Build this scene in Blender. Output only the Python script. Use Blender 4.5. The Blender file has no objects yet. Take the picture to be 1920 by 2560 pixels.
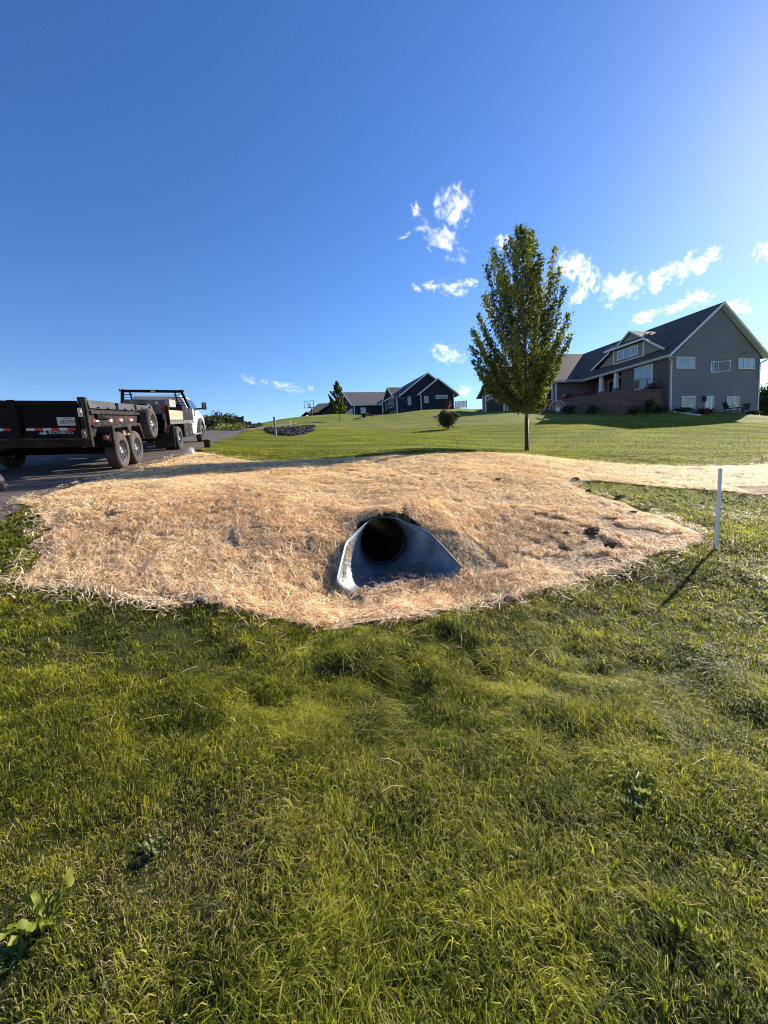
import bpy, bmesh, math, random
import numpy as np
from mathutils import Vector, Matrix, noise as mnoise
random.seed(7); rng = np.random.default_rng(11)
S = bpy.context.scene; COL = S.collection
PI = math.pi; R_ = math.radians

# ------------------------------------------------------------------ camera
FPX = 1000.0; PITCH = math.atan(.12); ROLL = .065
CAM = np.array([0, 0, 1.15])
Fv = np.array([0, math.cos(PITCH), -math.sin(PITCH)]); R0 = np.array([1., 0, 0]); U0 = np.array([0, math.sin(PITCH), math.cos(PITCH)])
Rv = math.cos(ROLL)*R0 - math.sin(ROLL)*U0; Uv = math.sin(ROLL)*R0 + math.cos(ROLL)*U0
cd = bpy.data.cameras.new('camera'); cam = bpy.data.objects.new('camera', cd); COL.objects.link(cam)
cd.sensor_fit = 'VERTICAL'; cd.sensor_height = 36; cd.lens = FPX/2560*36; cd.clip_start = .05; cd.clip_end = 20000
m = Matrix.Identity(4)
for i in range(3): m[i][0] = Rv[i]; m[i][1] = Uv[i]; m[i][2] = -Fv[i]; m[i][3] = CAM[i]
cam.matrix_world = m; S.camera = cam
def ray(px, py): return Fv + (px-960)/FPX*Rv + (1280-py)/FPX*Uv
def P(px, py, D): return CAM + D*ray(px, py)
def proj(q):
    d = np.asarray(q, float)-CAM; z = d@Fv
    return 960+FPX*(d@Rv)/z, 1280-FPX*(d@Uv)/z
# ------------------------------------------------------------------ light
SUN = ray(2252, 151); SUN = SUN/np.linalg.norm(SUN)
elev = math.asin(SUN[2]); az = math.atan2(SUN[0], SUN[1])
W = bpy.data.worlds.new('World'); S.world = W; W.use_nodes = True
nt = W.node_tree; sky = nt.nodes.new('ShaderNodeTexSky'); sky.sky_type = 'NISHITA'; sky.sun_disc = False
sky.sun_elevation = elev; sky.sun_rotation = az; sky.air_density = 1.0; sky.dust_density = .16; sky.ozone_density = 3.0; sky.altitude = 300
bg = nt.nodes['Background']; hs = nt.nodes.new('ShaderNodeHueSaturation'); hs.inputs['Saturation'].default_value = 1.24; hs.inputs['Hue'].default_value = .511; nt.links.new(sky.outputs[0], hs.inputs['Color']); nt.links.new(hs.outputs[0], bg.inputs[0]); bg.inputs[1].default_value = .092
ld = bpy.data.lights.new('sun', 'SUN'); ld.energy = 5.0; ld.angle = R_(.5); ld.color = (1, .9, .76)
so = bpy.data.objects.new('sun', ld); COL.objects.link(so); so.rotation_euler = Vector(SUN).to_track_quat('Z', 'Y').to_euler()
S.view_settings.view_transform = 'Standard'; S.view_settings.look = 'None'; S.view_settings.exposure = 1.0
S.view_settings.gamma = 1; S.view_settings.use_curve_mapping = False
S.render.engine = 'CYCLES'; S.cycles.volume_bounces = 4; S.cycles.pixel_filter_type = 'BLACKMAN_HARRIS'; S.cycles.filter_width = 1.0; S.cycles.max_bounces = 8; S.cycles.transparent_max_bounces = 8

# ------------------------------------------------------------------ materials
def mat(name, col, rough=.8, metal=0, c2=None, scale=8, detail=4, bump=0, bscale=None, spec=.5, trans=0, attr=None, stretch=None, c3=None):
    """noise-mixed principled material"""
    M = bpy.data.materials.new(name); M.use_nodes = True; t = M.node_tree; N = t.nodes; L = t.links
    b = N['Principled BSDF']; b.inputs['Roughness'].default_value = rough; b.inputs['Metallic'].default_value = metal
    b.inputs['Specular IOR Level'].default_value = spec
    b.inputs['Base Color'].default_value = (*col, 1)
    tc = N.new('ShaderNodeTexCoord'); src = tc.outputs['Object']
    if stretch:
        mp = N.new('ShaderNodeMapping'); mp.inputs['Scale'].default_value = stretch; L.new(src, mp.inputs[0]); src = mp.outputs[0]
    csock = None
    if c2:
        n = N.new('ShaderNodeTexNoise'); n.inputs['Scale'].default_value = scale; n.inputs['Detail'].default_value = detail; L.new(src, n.inputs['Vector'])
        r = N.new('ShaderNodeValToRGB'); L.new(n.outputs[0], r.inputs[0])
        r.color_ramp.elements[0].position = .35; r.color_ramp.elements[0].color = (*col, 1)
        r.color_ramp.elements[1].position = .65; r.color_ramp.elements[1].color = (*c2, 1)
        if c3: e = r.color_ramp.elements.new(.75); e.color = (*c3, 1)
        csock = r.outputs[0]
    if attr:
        a = N.new('ShaderNodeAttribute'); a.attribute_name = 'tone'
        r = N.new('ShaderNodeValToRGB'); L.new(a.outputs['Fac'], r.inputs[0])
        for i, (p_, c_) in enumerate(attr):
            e = r.color_ramp.elements[i] if i < 2 else r.color_ramp.elements.new(p_)
            e.position = p_; e.color = (*c_, 1)
        csock = r.outputs[0]
    if csock: L.new(csock, b.inputs['Base Color'])
    if bump:
        n2 = N.new('ShaderNodeTexNoise'); n2.inputs['Scale'].default_value = bscale or scale*3; n2.inputs['Detail'].default_value = 6; L.new(src, n2.inputs['Vector'])
        bp = N.new('ShaderNodeBump'); bp.inputs['Strength'].default_value = bump; bp.inputs['Distance'].default_value = .02; L.new(n2.outputs[0], bp.inputs['Height']); L.new(bp.outputs[0], b.inputs['Normal'])
    if trans:
        tr = N.new('ShaderNodeBsdfTranslucent'); mx = N.new('ShaderNodeMixShader'); mx.inputs[0].default_value = trans
        if csock:
            g = N.new('ShaderNodeMix'); g.data_type = 'RGBA'; g.blend_type = 'MULTIPLY'; g.inputs[0].default_value = 1
            L.new(csock, g.inputs[6]); g.inputs[7].default_value = (1.5, 1.5, .75, 1); L.new(g.outputs[2], tr.inputs[0])
        else: tr.inputs[0].default_value = (*[min(1, c*1.5) for c in col], 1)
        L.new(b.outputs[0], mx.inputs[1]); L.new(tr.outputs[0], mx.inputs[2]); L.new(mx.outputs[0], N['Material Output'].inputs[0])
    return M
M_ = {}
def glassmat(name, col, rough=.05):
    M = mat(name, col, rough, 0, spec=1.0); M.node_tree.nodes['Principled BSDF'].inputs['Coat Weight'].default_value = .6; return M

# ------------------------------------------------------------------ mesh helpers
class MB:
    def __init__(s): s.v = []; s.f = []
    def add(s, vs, fs):
        n = len(s.v); s.v += [tuple(map(float, v)) for v in vs]; s.f += [tuple(i+n for i in f) for f in fs]; return s
    def box(s, x0, x1, y0, y1, z0, z1, T=None):
        vs = [(x, y, z) for z in (z0, z1) for y in (y0, y1) for x in (x0, x1)]
        if T is not None: vs = [tuple(T @ Vector(v)) for v in vs]
        return s.add(vs, [(0, 2, 3, 1), (4, 5, 7, 6), (0, 1, 5, 4), (2, 6, 7, 3), (0, 4, 6, 2), (1, 3, 7, 5)])
    def prism(s, poly, axis, a, b):
        """poly 2D points extruded along axis 'x','y','z' from a to b"""
        f = {'x': lambda p, t: (t, p[0], p[1]), 'y': lambda p, t: (p[0], t, p[1]), 'z': lambda p, t: (p[0], p[1], t)}[axis]
        n = len(poly); vs = [f(p, a) for p in poly]+[f(p, b) for p in poly]
        return s.add(vs, [tuple(range(n)), tuple(range(2*n-1, n-1, -1))]+[(i, i+n, (i+1) % n+n, (i+1) % n) for i in range(n)])
    def hexa(s, a, b):
        """two quads (4 pts each)"""
        return s.add(list(a)+list(b), [(0, 1, 2, 3), (7, 6, 5, 4)]+[(i, i+4, (i+1) % 4+4, (i+1) % 4) for i in range(4)])
    def tube(s, pts, r, n=8, caps=True):
        pts = [Vector(p) for p in pts]; k = len(pts); rr = r if hasattr(r, '__len__') else [r]*k
        base = len(s.v); up = None
        for i, p in enumerate(pts):
            d = (pts[min(i+1, k-1)]-pts[max(i-1, 0)]).normalized()
            if up is None: up = Vector((0, 0, 1)) if abs(d.z) < .9 else Vector((1, 0, 0))
            x = d.cross(up).normalized(); y = x.cross(d).normalized(); up = y
            for j in range(n):
                a = 2*PI*j/n; q = p+(x*math.cos(a)+y*math.sin(a))*rr[i]; s.v.append(tuple(q))
        for i in range(k-1):
            for j in range(n):
                a = base+i*n+j; b = base+i*n+(j+1) % n; s.f.append((a, b, b+n, a+n))
        if caps: s.f.append(tuple(base+j for j in reversed(range(n)))); s.f.append(tuple(base+(k-1)*n+j for j in range(n)))
        return s
    def lathe(s, prof, c, axis='x', n=24):
        """prof: (axial, radius)"""
        base = len(s.v); c = Vector(c); k = len(prof)
        for a_, r_ in prof:
            for j in range(n):
                t = 2*PI*j/n; u, w = r_*math.cos(t), r_*math.sin(t)
                o = {'x': (a_, u, w), 'y': (u, a_, w), 'z': (u, w, a_)}[axis]; s.v.append(tuple(c+Vector(o)))
        for i in range(k-1):
            for j in range(n):
                a = base+i*n+j; b = base+i*n+(j+1) % n; s.f.append((a, b, b+n, a+n))
        return s
    def build(s, name, m, parent=None, bevel=0, smooth=False, fix=True):
        me = bpy.data.meshes.new(name); me.from_pydata(s.v, [], s.f); me.update()
        if fix:
            bm = bmesh.new(); bm.from_mesh(me); bmesh.ops.recalc_face_normals(bm, faces=bm.faces); bm.to_mesh(me); bm.free()
        me.materials.append(m)
        if smooth: me.polygons.foreach_set('use_smooth', [True]*len(me.polygons))
        o = bpy.data.objects.new(name, me); COL.objects.link(o); o.parent = parent
        if bevel:
            b = o.modifiers.new('bevel', 'BEVEL'); b.width = bevel; b.segments = 2; b.limit_method = 'ANGLE'
        return o
def tag(o, label=None, cat=None, group=None, kind=None):
    if label: o['label'] = label
    if cat: o['category'] = cat
    if group: o['group'] = group
    if kind: o['kind'] = kind
    return o
def thing(name, label, cat, mw=None, group=None, loc=None):
    o = bpy.data.objects.new(name, None); COL.objects.link(o); o.empty_display_size = .3
    if mw is not None: o.matrix_world = mw
    if loc is not None: o.location = tuple(map(float, loc))
    return tag(o, label, cat, group)
def frameM(O, x, y, z):
    m = Matrix.Identity(4)
    for i in range(3): m[i][0] = x[i]; m[i][1] = y[i]; m[i][2] = z[i]; m[i][3] = O[i]
    return m
def rawmesh(name, V, quads, tris, m, tone=None, parent=None, smooth=False):
    """fast numpy mesh"""
    me = bpy.data.meshes.new(name); me.vertices.add(len(V)); me.vertices.foreach_set('co', V.astype(np.float32).ravel())
    nq, ntr = len(quads), len(tris)
    li = np.concatenate([quads.ravel(), tris.ravel()]).astype(np.int32)
    me.loops.add(len(li)); me.loops.foreach_set('vertex_index', li); me.polygons.add(nq+ntr)
    st = np.concatenate([np.arange(nq)*4, nq*4+np.arange(ntr)*3]).astype(np.int32); me.polygons.foreach_set('loop_start', st)
    me.update(calc_edges=True); me.validate()
    if tone is not None:
        a = me.attributes.new('tone', 'FLOAT', 'POINT'); a.data.foreach_set('value', tone.astype(np.float32))
    me.materials.append(m)
    if smooth: me.polygons.foreach_set('use_smooth', [True]*len(me.polygons))
    o = bpy.data.objects.new(name, me); COL.objects.link(o); o.parent = parent
    return o
# smooth 2-D value noise (numpy)
_G = rng.random((256, 256))
def vn(x, y, s=1.0, seed=0):
    x = np.asarray(x)/s+seed*17.3; y = np.asarray(y)/s+seed*9.1
    xi = np.floor(x).astype(int); yi = np.floor(y).astype(int); fx = x-xi; fy = y-yi
    fx = fx*fx*(3-2*fx); fy = fy*fy*(3-2*fy); g = lambda a, b: _G[a % 256, b % 256]
    return (g(xi, yi)*(1-fx)+g(xi+1, yi)*fx)*(1-fy)+(g(xi, yi+1)*(1-fx)+g(xi+1, yi+1)*fx)*fy
def fbm(x, y, s, seed=0): return (vn(x, y, s, seed)*.55+vn(x, y, s*.45, seed+1)*.3+vn(x, y, s*.2, seed+2)*.15)

# ------------------------------------------------------------------ road frame
OT = np.array([-5.48, 8.49, 1.37]); FW = np.array([-8.02, 18.71, 2.67])-OT; FW /= np.linalg.norm(FW)
RT = np.cross(FW, [0, 0, 1]); RT /= np.linalg.norm(RT); RT = RT+np.array([0, 0, -.03]); RT /= np.linalg.norm(RT); UP = np.cross(RT, FW)
def roadpt(a, r): return OT+a*FW+r*RT
# house origins
OG = P(1672, 1030, 38); AG = R_(16); OD = P(994, 1036, 57); AD = R_(18)
def hp(O, A, x, y, z=0): return O+np.array([x*math.cos(A)-y*math.sin(A), x*math.sin(A)+y*math.cos(A), z])

# ------------------------------------------------------------------ terrain: thin-plate spline through surveyed points
pts = []
def c(px, py, D): pts.append(P(px, py, D))
def w(x, y, z): pts.append(np.array([x, y, z], float))
for a in (-14, -9, -5, -2, 0, 3, 6, 10, 14, 20, 28):
    for r in (.45, -2.6, -5.8): pts.append(roadpt(a, r))
for q in ((-14, 38, 5.1), (-16, 46, 6.1), (-20, 46, 6.15), (-22, 60, 6.7), (-30, 46, 6.3), (-24, 30, 4.3), (-14, 10, 1.9), (-22, 10, 1.6), (-14, -4, .3)): w(*q)
for q in ((0, 0, 0), (0, 1, 0), (0, 2, 0), (0, 2.9, 0), (-1, 0, .04), (-1.2, 1.2, .06), (-1.7, 1.8, .12), (-1, 2.9, .05), (1, 1, -.03), (2, 1, -.04), (2.05, 2.97, -.12), (1.1, 3.3, -.03), (3, 1, -.05), (4, 2, -.06), (3.45, 4.1, .03), (5.5, 4, .05), (-2.85, 3.1, .37), (-2.6, 1.2, .3), (-2.2, -1, .1), (0, -4, -.15), (3, -4, -.15), (8, 0, 0), (12, 4, .1)): w(*q)
c(950, 1286, 4.72); w(-.06, 4.58, .63); w(-.45, 4.6, .58); w(.4, 4.65, .6); c(960, 1250, 5.4); c(960, 1225, 6.0); c(960, 1200, 6.8); c(960, 1172, 8.2); c(955, 1146, 10); c(700, 1160, 9.5); c(1180, 1138, 10.5)
c(700, 1260, 4.9); w(-.5,4.4,.5); w(.55,4.5,.5); w(-.75,4.0,.44); w(-1.3,4.0,.5); w(.8,4.2,.34); w(-.72,3.62,.17); w(-1.2,3.5,.3); w(.86,3.86,.03); w(.12,3.5,-.07); w(-.4,3.4,-.06); w(.6,3.55,-.06); w(.1,3.1,-.03); c(560, 1350, 4.0); c(400, 1300, 4.2); c(350, 1400, 3.6); c(560, 1450, 3.4); c(640, 1205, 6.4)
c(1200, 1290, 4.9); c(1200, 1360, 4.35); c(1350, 1330, 4.6); c(1500, 1380, 4.15); c(1250, 1440, 3.75); c(1400, 1240, 5.9); c(1650, 1270, 5.8); c(1300, 1190, 7.0); c(1560, 1215, 7.2); c(1880, 1300, 5.6)
c(1920, 1238, 7.0); c(1920, 1167, 10.2); c(1600, 1166, 10.3); c(1400, 1150, 10.8); c(1240, 1135, 11.5); c(900, 1146, 11.3); c(648, 1158, 11.0); c(540, 1140, 11.5)
c(1317, 1126, 16); c(1000, 1108, 17); c(720, 1108, 19); c(1600, 1120, 16); c(1900, 1125, 15); c(640, 1118, 17.5)
c(690, 1092, 25.5); c(740, 1076, 30.5); c(850, 1080, 30); c(1120, 1074, 30.5); c(1300, 1070, 29); w(15.6, 25.1, 2.27); c(1880, 1075, 26); c(960, 1060, 41); c(850, 1054, 46); c(720, 1060, 40); c(610, 1072, 39)
w(*OG); w(*hp(OG, AG, 12, 0, -.9)); w(*hp(OG, AG, 20, 0, -1.4)); w(*hp(OG, AG, 12, 15, -.4)); w(*hp(OG, AG, 6, -1, -.35)); w(*hp(OG, AG, -5, .2, -.1)); w(*hp(OG, AG, -8.4, 4.5, .75)); w(*hp(OG, AG, -10, 10, 1.75)); w(*hp(OG, AG, -8, 20, 3.0)); w(*hp(OG, AG, -10, 26, 3.0)); w(*hp(OG, AG, 10, 30, 1.5)); w(*hp(OG, AG, 0, 32, 2.6))
w(*hp(OD, AD, 0, 0, 0)); w(*hp(OD, AD, 8.7, -.6, .45)); w(*hp(OD, AD, 3.5, -.6, .15)); w(*hp(OD, AD, -4, 9, 1.25)); w(*hp(OD, AD, -4.5, 20, 1.6)); w(*hp(OD, AD, 5, 14, .2)); w(*hp(OD, AD, 12, 10, -.5)); w(12.2, 59.2, 8.3); w(17.7, 59.2, 8.2); w(34.3, 36.5, 3.05); w(31, 37.5, 3.45); w(*hp(OD, AD, 16, 20, -1.2))
c(779, 1043, 63); c(700, 1048, 54); w(0, 92, 8.6); w(-20, 92, 7.4); w(24, 92, 7.2); w(60, 92, 3.2); w(70, 50, 2.2); w(60, 25, 1.2); w(40, 10, .3); w(30, 2, 0); w(-32, 80, 6.4); w(-40, 20, 2.5); w(-32, 0, .5)
K = np.array(pts); _x = K[:, :2]/20
def _phi(r2): return np.where(r2 > 1e-12, .5*r2*np.log(r2+1e-12), 0)
n_ = len(K); A_ = np.zeros((n_+3, n_+3)); d2 = ((_x[:, None]-_x[None])**2).sum(-1); A_[:n_, :n_] = _phi(d2)+np.eye(n_)*2e-5
A_[:n_, n_] = 1; A_[:n_, n_+1:] = _x; A_[n_, :n_] = 1; A_[n_+1:, :n_] = _x.T
TW = np.linalg.solve(A_, np.concatenate([K[:, 2], np.zeros(3)]))
def H(x, y):
    x = np.atleast_1d(np.asarray(x, float)); y = np.atleast_1d(np.asarray(y, float)); sh = x.shape
    x = x.ravel(); y = y.ravel()
    xc = np.clip(x, -40, 70); yc = np.clip(y, -8, 92); out = np.empty(len(x))
    for i in range(0, len(x), 20000):
        q = np.stack([xc[i:i+20000], yc[i:i+20000]], 1)/20
        r2 = ((q[:, None]-_x[None])**2).sum(-1); out[i:i+20000] = _phi(r2)@TW[:n_]+TW[n_]+q@TW[n_+1:]
    out -= .05*np.hypot(x-xc, y-yc)
    return out.reshape(sh)
def relief(x, y):
    k = np.exp(-(((x-.1)/1.9)**2+((y-2.1)/.95)**2)); n_ = np.exp(-((x/9)**2+((y-4)/9)**2))
    return n_*.06*(fbm(x, y, .45, 3)-.5)+k*(.2*(vn(x+.3*vn(x, y, .3, 90), y+.2*vn(x, y, .25, 94), .34, 91)-.5)+.09*(vn(x, y, .15, 92)-.5))
def h1(x, y): return float(H([x], [y])[0])
def G(px, py, D0=1.0, D1=90):
    """where the pixel's ray first meets the ground"""
    D = D0*np.exp(np.linspace(0, math.log(D1/D0), 700)); q = CAM+D[:, None]*ray(px, py); below = q[:, 2] < H(q[:, 0], q[:, 1])
    if not below.any(): return P(px, py, D1)
    i = int(np.argmax(below)); a, b = D[max(i-1, 0)], D[i]
    for _ in range(14):
        mD = (a+b)/2; p = P(px, py, mD)
        if p[2] < h1(p[0], p[1]): b = mD
        else: a = mD
    return P(px, py, b)
def inpoly(x, y, poly):
    x = np.asarray(x); y = np.asarray(y); ins = np.zeros(x.shape, bool); n = len(poly)
    for i in range(n):
        x0, y0 = poly[i][:2]; x1, y1 = poly[(i+1) % n][:2]
        if y0 == y1: continue
        cnd = ((y0 > y) != (y1 > y)) & (x < (x1-x0)*(y-y0)/(y1-y0)+x0); ins ^= cnd
    return ins
def pdist(x, y, poly):
    d = np.full(np.shape(x), 1e9)
    for i in range(len(poly)):
        a = np.array(poly[i][:2]); b = np.array(poly[(i+1) % len(poly)][:2]); ab = b-a; L2 = ab@ab+1e-9
        t = np.clip(((x-a[0])*ab[0]+(y-a[1])*ab[1])/L2, 0, 1); d = np.minimum(d, np.hypot(x-a[0]-t*ab[0], y-a[1]-t*ab[1]))
    return d
# culvert frame
CM = np.array([-.04, 4.45]); ca = np.array([.23, -.973]); ca /= np.linalg.norm(ca); cb = np.array([-ca[1], ca[0]])
FL = .82
def cul(s, t): return CM+ca*s+cb*t           # s forward from the mouth, t to the right
flare_poly = [cul(-.05, -.30), cul(-.05, .30), cul(FL, .60), cul(FL, -.60)]
hole_poly = [cul(.0, -.30), cul(.0, .30), cul(.4, .47), cul(FL+.01, .62), cul(FL+.01, -.60), cul(.4, -.46)]
# road outline
redge = [roadpt(a, r) for a, r in ((-14, .5), (-10, .45), (-6, .45), (-2.2, .5), (0, .55), (4, .5), (9, .5), (14, .62), (22, .8), (30, 1.0))]+[G(594, 1076, 30)]
redge[-1] = P(596, 1074.5, 40)
ledge = [roadpt(a, -6.2) for a in (-14, -6, 0, 9, 20, 30)]+[np.array([-24., 47, 0])]
road_poly = [p[:2] for p in redge]+[np.array([-15., 50]), np.array([-18., 60]), np.array([-25., 60])]+[p[:2] for p in reversed(ledge)]

def axis(*segs):
    o = []
    for a, b, st in segs: o += list(np.arange(a, b, st))
    return np.array(o+[segs[-1][1]])
gx = axis((-600, -60, 60), (-60, -24, 2), (-24, -8, .5), (-8, -1, .08), (-1, 1.3, .03), (1.3, 8, .08), (8, 24, .5), (24, 72, 1.5), (72, 600, 60))
gy = axis((-60, -6, 6), (-6, 0, .4), (0, 3.3, .08), (3.3, 4.9, .03), (4.9, 8, .08), (8, 24, .3), (24, 66, .8), (66, 96, 3), (96, 900, 60))
X, Y = np.meshgrid(gx, gy); Z = H(X, Y)
Z += relief(X, Y)
inr = inpoly(X, Y, road_poly); dr = pdist(X, Y, road_poly)
Z -= np.where(inr, .10*np.clip(dr/.35, 0, 1), 0)
Z -= np.where(inpoly(X, Y, [cul(-.5, -.3), cul(-.5, .3), cul(.1, .3), cul(.1, -.3)]), .0, 0)
nx, ny = len(gx), len(gy); idx = np.arange(nx*ny).reshape(ny, nx)
q = np.stack([idx[:-1, :-1], idx[:-1, 1:], idx[1:, 1:], idx[1:, :-1]], -1).reshape(-1, 4)
cxy = np.stack([X, Y, Z], -1).reshape(-1, 3); cen = cxy[q].mean(1)
q = q[~inpoly(cen[:, 0], cen[:, 1], hole_poly)]
gm = bpy.data.materials.new('lawn'); gm.use_nodes = True; t = gm.node_tree; N = t.nodes; L = t.links; b = N['Principled BSDF']; b.inputs['Roughness'].default_value = .9; b.inputs['Specular IOR Level'].default_value = .15
tc = N.new('ShaderNodeTexCoord')
def NZ(scale, det=5, st=None, rough=.6):
    s_ = tc.outputs['Object']
    if st: mp = N.new('ShaderNodeMapping'); mp.inputs['Scale'].default_value = st; mp.inputs['Rotation'].default_value = (0, 0, R_(-14)); L.new(s_, mp.inputs[0]); s_ = mp.outputs[0]
    n = N.new('ShaderNodeTexNoise'); n.inputs['Scale'].default_value = scale; n.inputs['Detail'].default_value = det; n.inputs['Roughness'].default_value = rough; L.new(s_, n.inputs['Vector']); return n.outputs[0]
def RAMP(s_, els):
    r = N.new('ShaderNodeValToRGB'); L.new(s_, r.inputs[0])
    for i, (p_, c_) in enumerate(els):
        e = r.color_ramp.elements[i] if i < 2 else r.color_ramp.elements.new(p_)
        e.position = p_; e.color = (*c_, 1)
    return r.outputs[0]
def MIX(f_, a_, b_, mode='MIX'):
    g = N.new('ShaderNodeMix'); g.data_type = 'RGBA'; g.blend_type = mode
    if hasattr(f_, 'links'): L.new(f_, g.inputs[0])
    else: g.inputs[0].default_value = f_
    for k, s_ in ((6, a_), (7, b_)):
        if hasattr(s_, 'links'): L.new(s_, g.inputs[k])
        else: g.inputs[k].default_value = (*s_, 1)
    return g.outputs[2]
fine = RAMP(NZ(14, 8, rough=.75), [(.3, (.085, .11, .012)), (.7, (.24, .25, .035))])
big = RAMP(NZ(.35, 5), [(.35, (.72, .8, .7)), (.65, (1.2, 1.12, 1.1))])
strp = RAMP(NZ(1.0, 2, (.12, .9, .3)), [(.42, (.78, .8, .78)), (.58, (1.18, 1.16, 1.1))])
sep = N.new('ShaderNodeSeparateXYZ'); L.new(tc.outputs['Object'], sep.inputs[0]); mr_ = N.new('ShaderNodeMapRange'); mr_.inputs[1].default_value = 4; mr_.inputs[2].default_value = 7.5; L.new(sep.outputs[1], mr_.inputs[0])
soil = RAMP(NZ(9, 6), [(.35, (.03, .032, .01)), (.65, (.08, .085, .024))])
L.new(MIX(mr_.outputs[0], soil, MIX(1, MIX(1, fine, big, 'MULTIPLY'), strp, 'MULTIPLY')), b.inputs['Base Color'])
bp = N.new('ShaderNodeBump'); bp.inputs['Strength'].default_value = .9; bp.inputs['Distance'].default_value = .06; L.new(NZ(22, 8, rough=.8), bp.inputs['Height']); L.new(bp.outputs[0], b.inputs['Normal'])
ground = rawmesh('ground', cxy, q, np.zeros((0, 3), int), gm, smooth=True); tag(ground, kind='structure')

# road sheet
asph = bpy.data.materials.new('asphalt'); asph.use_nodes = True; t = asph.node_tree; N = t.nodes; L = t.links; b = N['Principled BSDF']; b.inputs['Roughness'].default_value = .85; b.inputs['Specular IOR Level'].default_value = .3
tc = N.new('ShaderNodeTexCoord')
agg = RAMP(NZ(90, 3, rough=.8), [(.35, (.025, .025, .027)), (.7, (.14, .13, .125))])
pat = RAMP(NZ(.6, 4), [(.35, (.8, .8, .82)), (.7, (1.2, 1.15, 1.1))])
dust = RAMP(NZ(1.0, 5, (2.2, .25, 1)), [(.42, (0, 0, 0)), (.66, (.7, .7, .7))])
L.new(MIX(dust, MIX(1, agg, pat, 'MULTIPLY'), (.2, .13, .085)), b.inputs['Base Color'])
bp = N.new('ShaderNodeBump'); bp.inputs['Strength'].default_value = .5; bp.inputs['Distance'].default_value = .01; L.new(NZ(110, 3), bp.inputs['Height']); L.new(bp.outputs[0], b.inputs['Normal'])
sx = axis((-26, -9, .3), (-9, -2.5, .1)); sy = axis((-6, 14, .12), (14, 60, .4)); RX, RY = np.meshgrid(sx, sy)
RZ = H(RX, RY)+.012; ridx = np.arange(RX.size).reshape(RX.shape); rq = np.stack([ridx[:-1, :-1], ridx[:-1, 1:], ridx[1:, 1:], ridx[1:, :-1]], -1).reshape(-1, 4)
rv = np.stack([RX, RY, RZ], -1).reshape(-1, 3); rc = rv[rq].mean(1); rq = rq[inpoly(rc[:, 0]+.12*(vn(rc[:, 0], rc[:, 1], .5)-.5), rc[:, 1], road_poly)]
tag(rawmesh('road', rv, rq, np.zeros((0, 3), int), asph, smooth=True), kind='structure')

# driveway strip going right from the road crest
dv = MB()
dpx = [(596, 1072), (640, 1072.5), (690, 1066), (740, 1058), (790, 1046)]
dl = [G(x_, y_+2.5, 20) for x_, y_ in dpx]
for a_, b_ in zip(dl[:-1], dl[1:]):
    for k in range(8):
        t0, t1 = k/8, (k+1)/8; p0 = a_+(b_-a_)*t0; p1 = a_+(b_-a_)*t1
        dv.add([(p0[0], p0[1]-.5, h1(p0[0], p0[1]-.5)+.05), (p1[0], p1[1]-.5, h1(p1[0], p1[1]-.5)+.05), (p1[0], p1[1]+1.8, h1(p1[0], p1[1]+1.8)+.05), (p0[0], p0[1]+1.8, h1(p0[0], p0[1]+1.8)+.05)], [(0, 1, 2, 3)])
tag(dv.build('driveway', mat('gravel_drive', (.24, .19, .13), .95, c2=(.12, .1, .08), scale=5)), kind='structure')

# ------------------------------------------------------------------ straw erosion blanket
spx = [(62, 1263), (143, 1236), (232, 1206), (300, 1190), (372, 1166), (430, 1149), (470, 1137), (500, 1133), (560, 1143), (610, 1152), (650, 1158), (760, 1153), (900, 1149), (1050, 1142), (1180, 1135), (1240, 1135), (1330, 1141), (1450, 1153), (1560, 1163), (1700, 1169), (1800, 1168), (1990, 1163),
       (1990, 1250), (1920, 1239), (1800, 1229), (1700, 1222), (1600, 1214), (1500, 1204), (1425, 1203), (1440, 1222), (1480, 1240), (1560, 1262), (1600, 1285), (1680, 1305), (1745, 1338), (1762, 1352), (1700, 1374), (1620, 1395), (1540, 1425), (1450, 1455), (1370, 1475), (1300, 1500), (1200, 1510), (1100, 1532), (1000, 1553), (940, 1563), (870, 1570), (800, 1572), (740, 1564), (670, 1550), (600, 1534), (500, 1514), (400, 1512), (330, 1500), (250, 1480), (150, 1475), (50, 1468), (80, 1430), (110, 1395), (80, 1370), (120, 1330), (128, 1300), (90, 1280)]
straw_poly = [G(*p)[:2] for p in spx]
def straw_h(x, y): return H(x, y)+relief(x, y)+.037+.018*(fbm(x, y, .5, 21)-.5)+.016*(vn(x, y, .16, 5)-.5)
strawc = [(0.0, (.10, .055, .025)), (.25, (.42, .27, .13)), (.6, (.86, .61, .40)), (1.0, (.98, .89, .76))]
M_['straw'] = mat('straw', (.6, .42, .2), .6, attr=strawc, trans=.34, spec=.35)
M_['strawbase'] = mat('straw_mat', (.11, .068, .038), .95, c2=(.6, .42, .25), scale=26, detail=6, bump=1, bscale=60, c3=(.62, .44, .26))
blanket = None
bx = axis((-6.4, -1, .07), (-1, 1.3, .03), (1.3, 14, .07)); by = axis((2.6, 3.3, .07), (3.3, 4.9, .03), (4.9, 12.6, .07)); BX, BY = np.meshgrid(bx, by); BZ = straw_h(BX, BY)-.012-.035*np.clip(1-pdist(BX, BY, straw_poly)/.16, 0, 1); BZ = np.maximum(BZ, H(BX, BY)+.024)
bi = np.arange(BX.size).reshape(BX.shape); bq = np.stack([bi[:-1, :-1], bi[:-1, 1:], bi[1:, 1:], bi[1:, :-1]], -1).reshape(-1, 4); bv = np.stack([BX, BY, BZ], -1).reshape(-1, 3); bc = bv[bq].mean(1)
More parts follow.
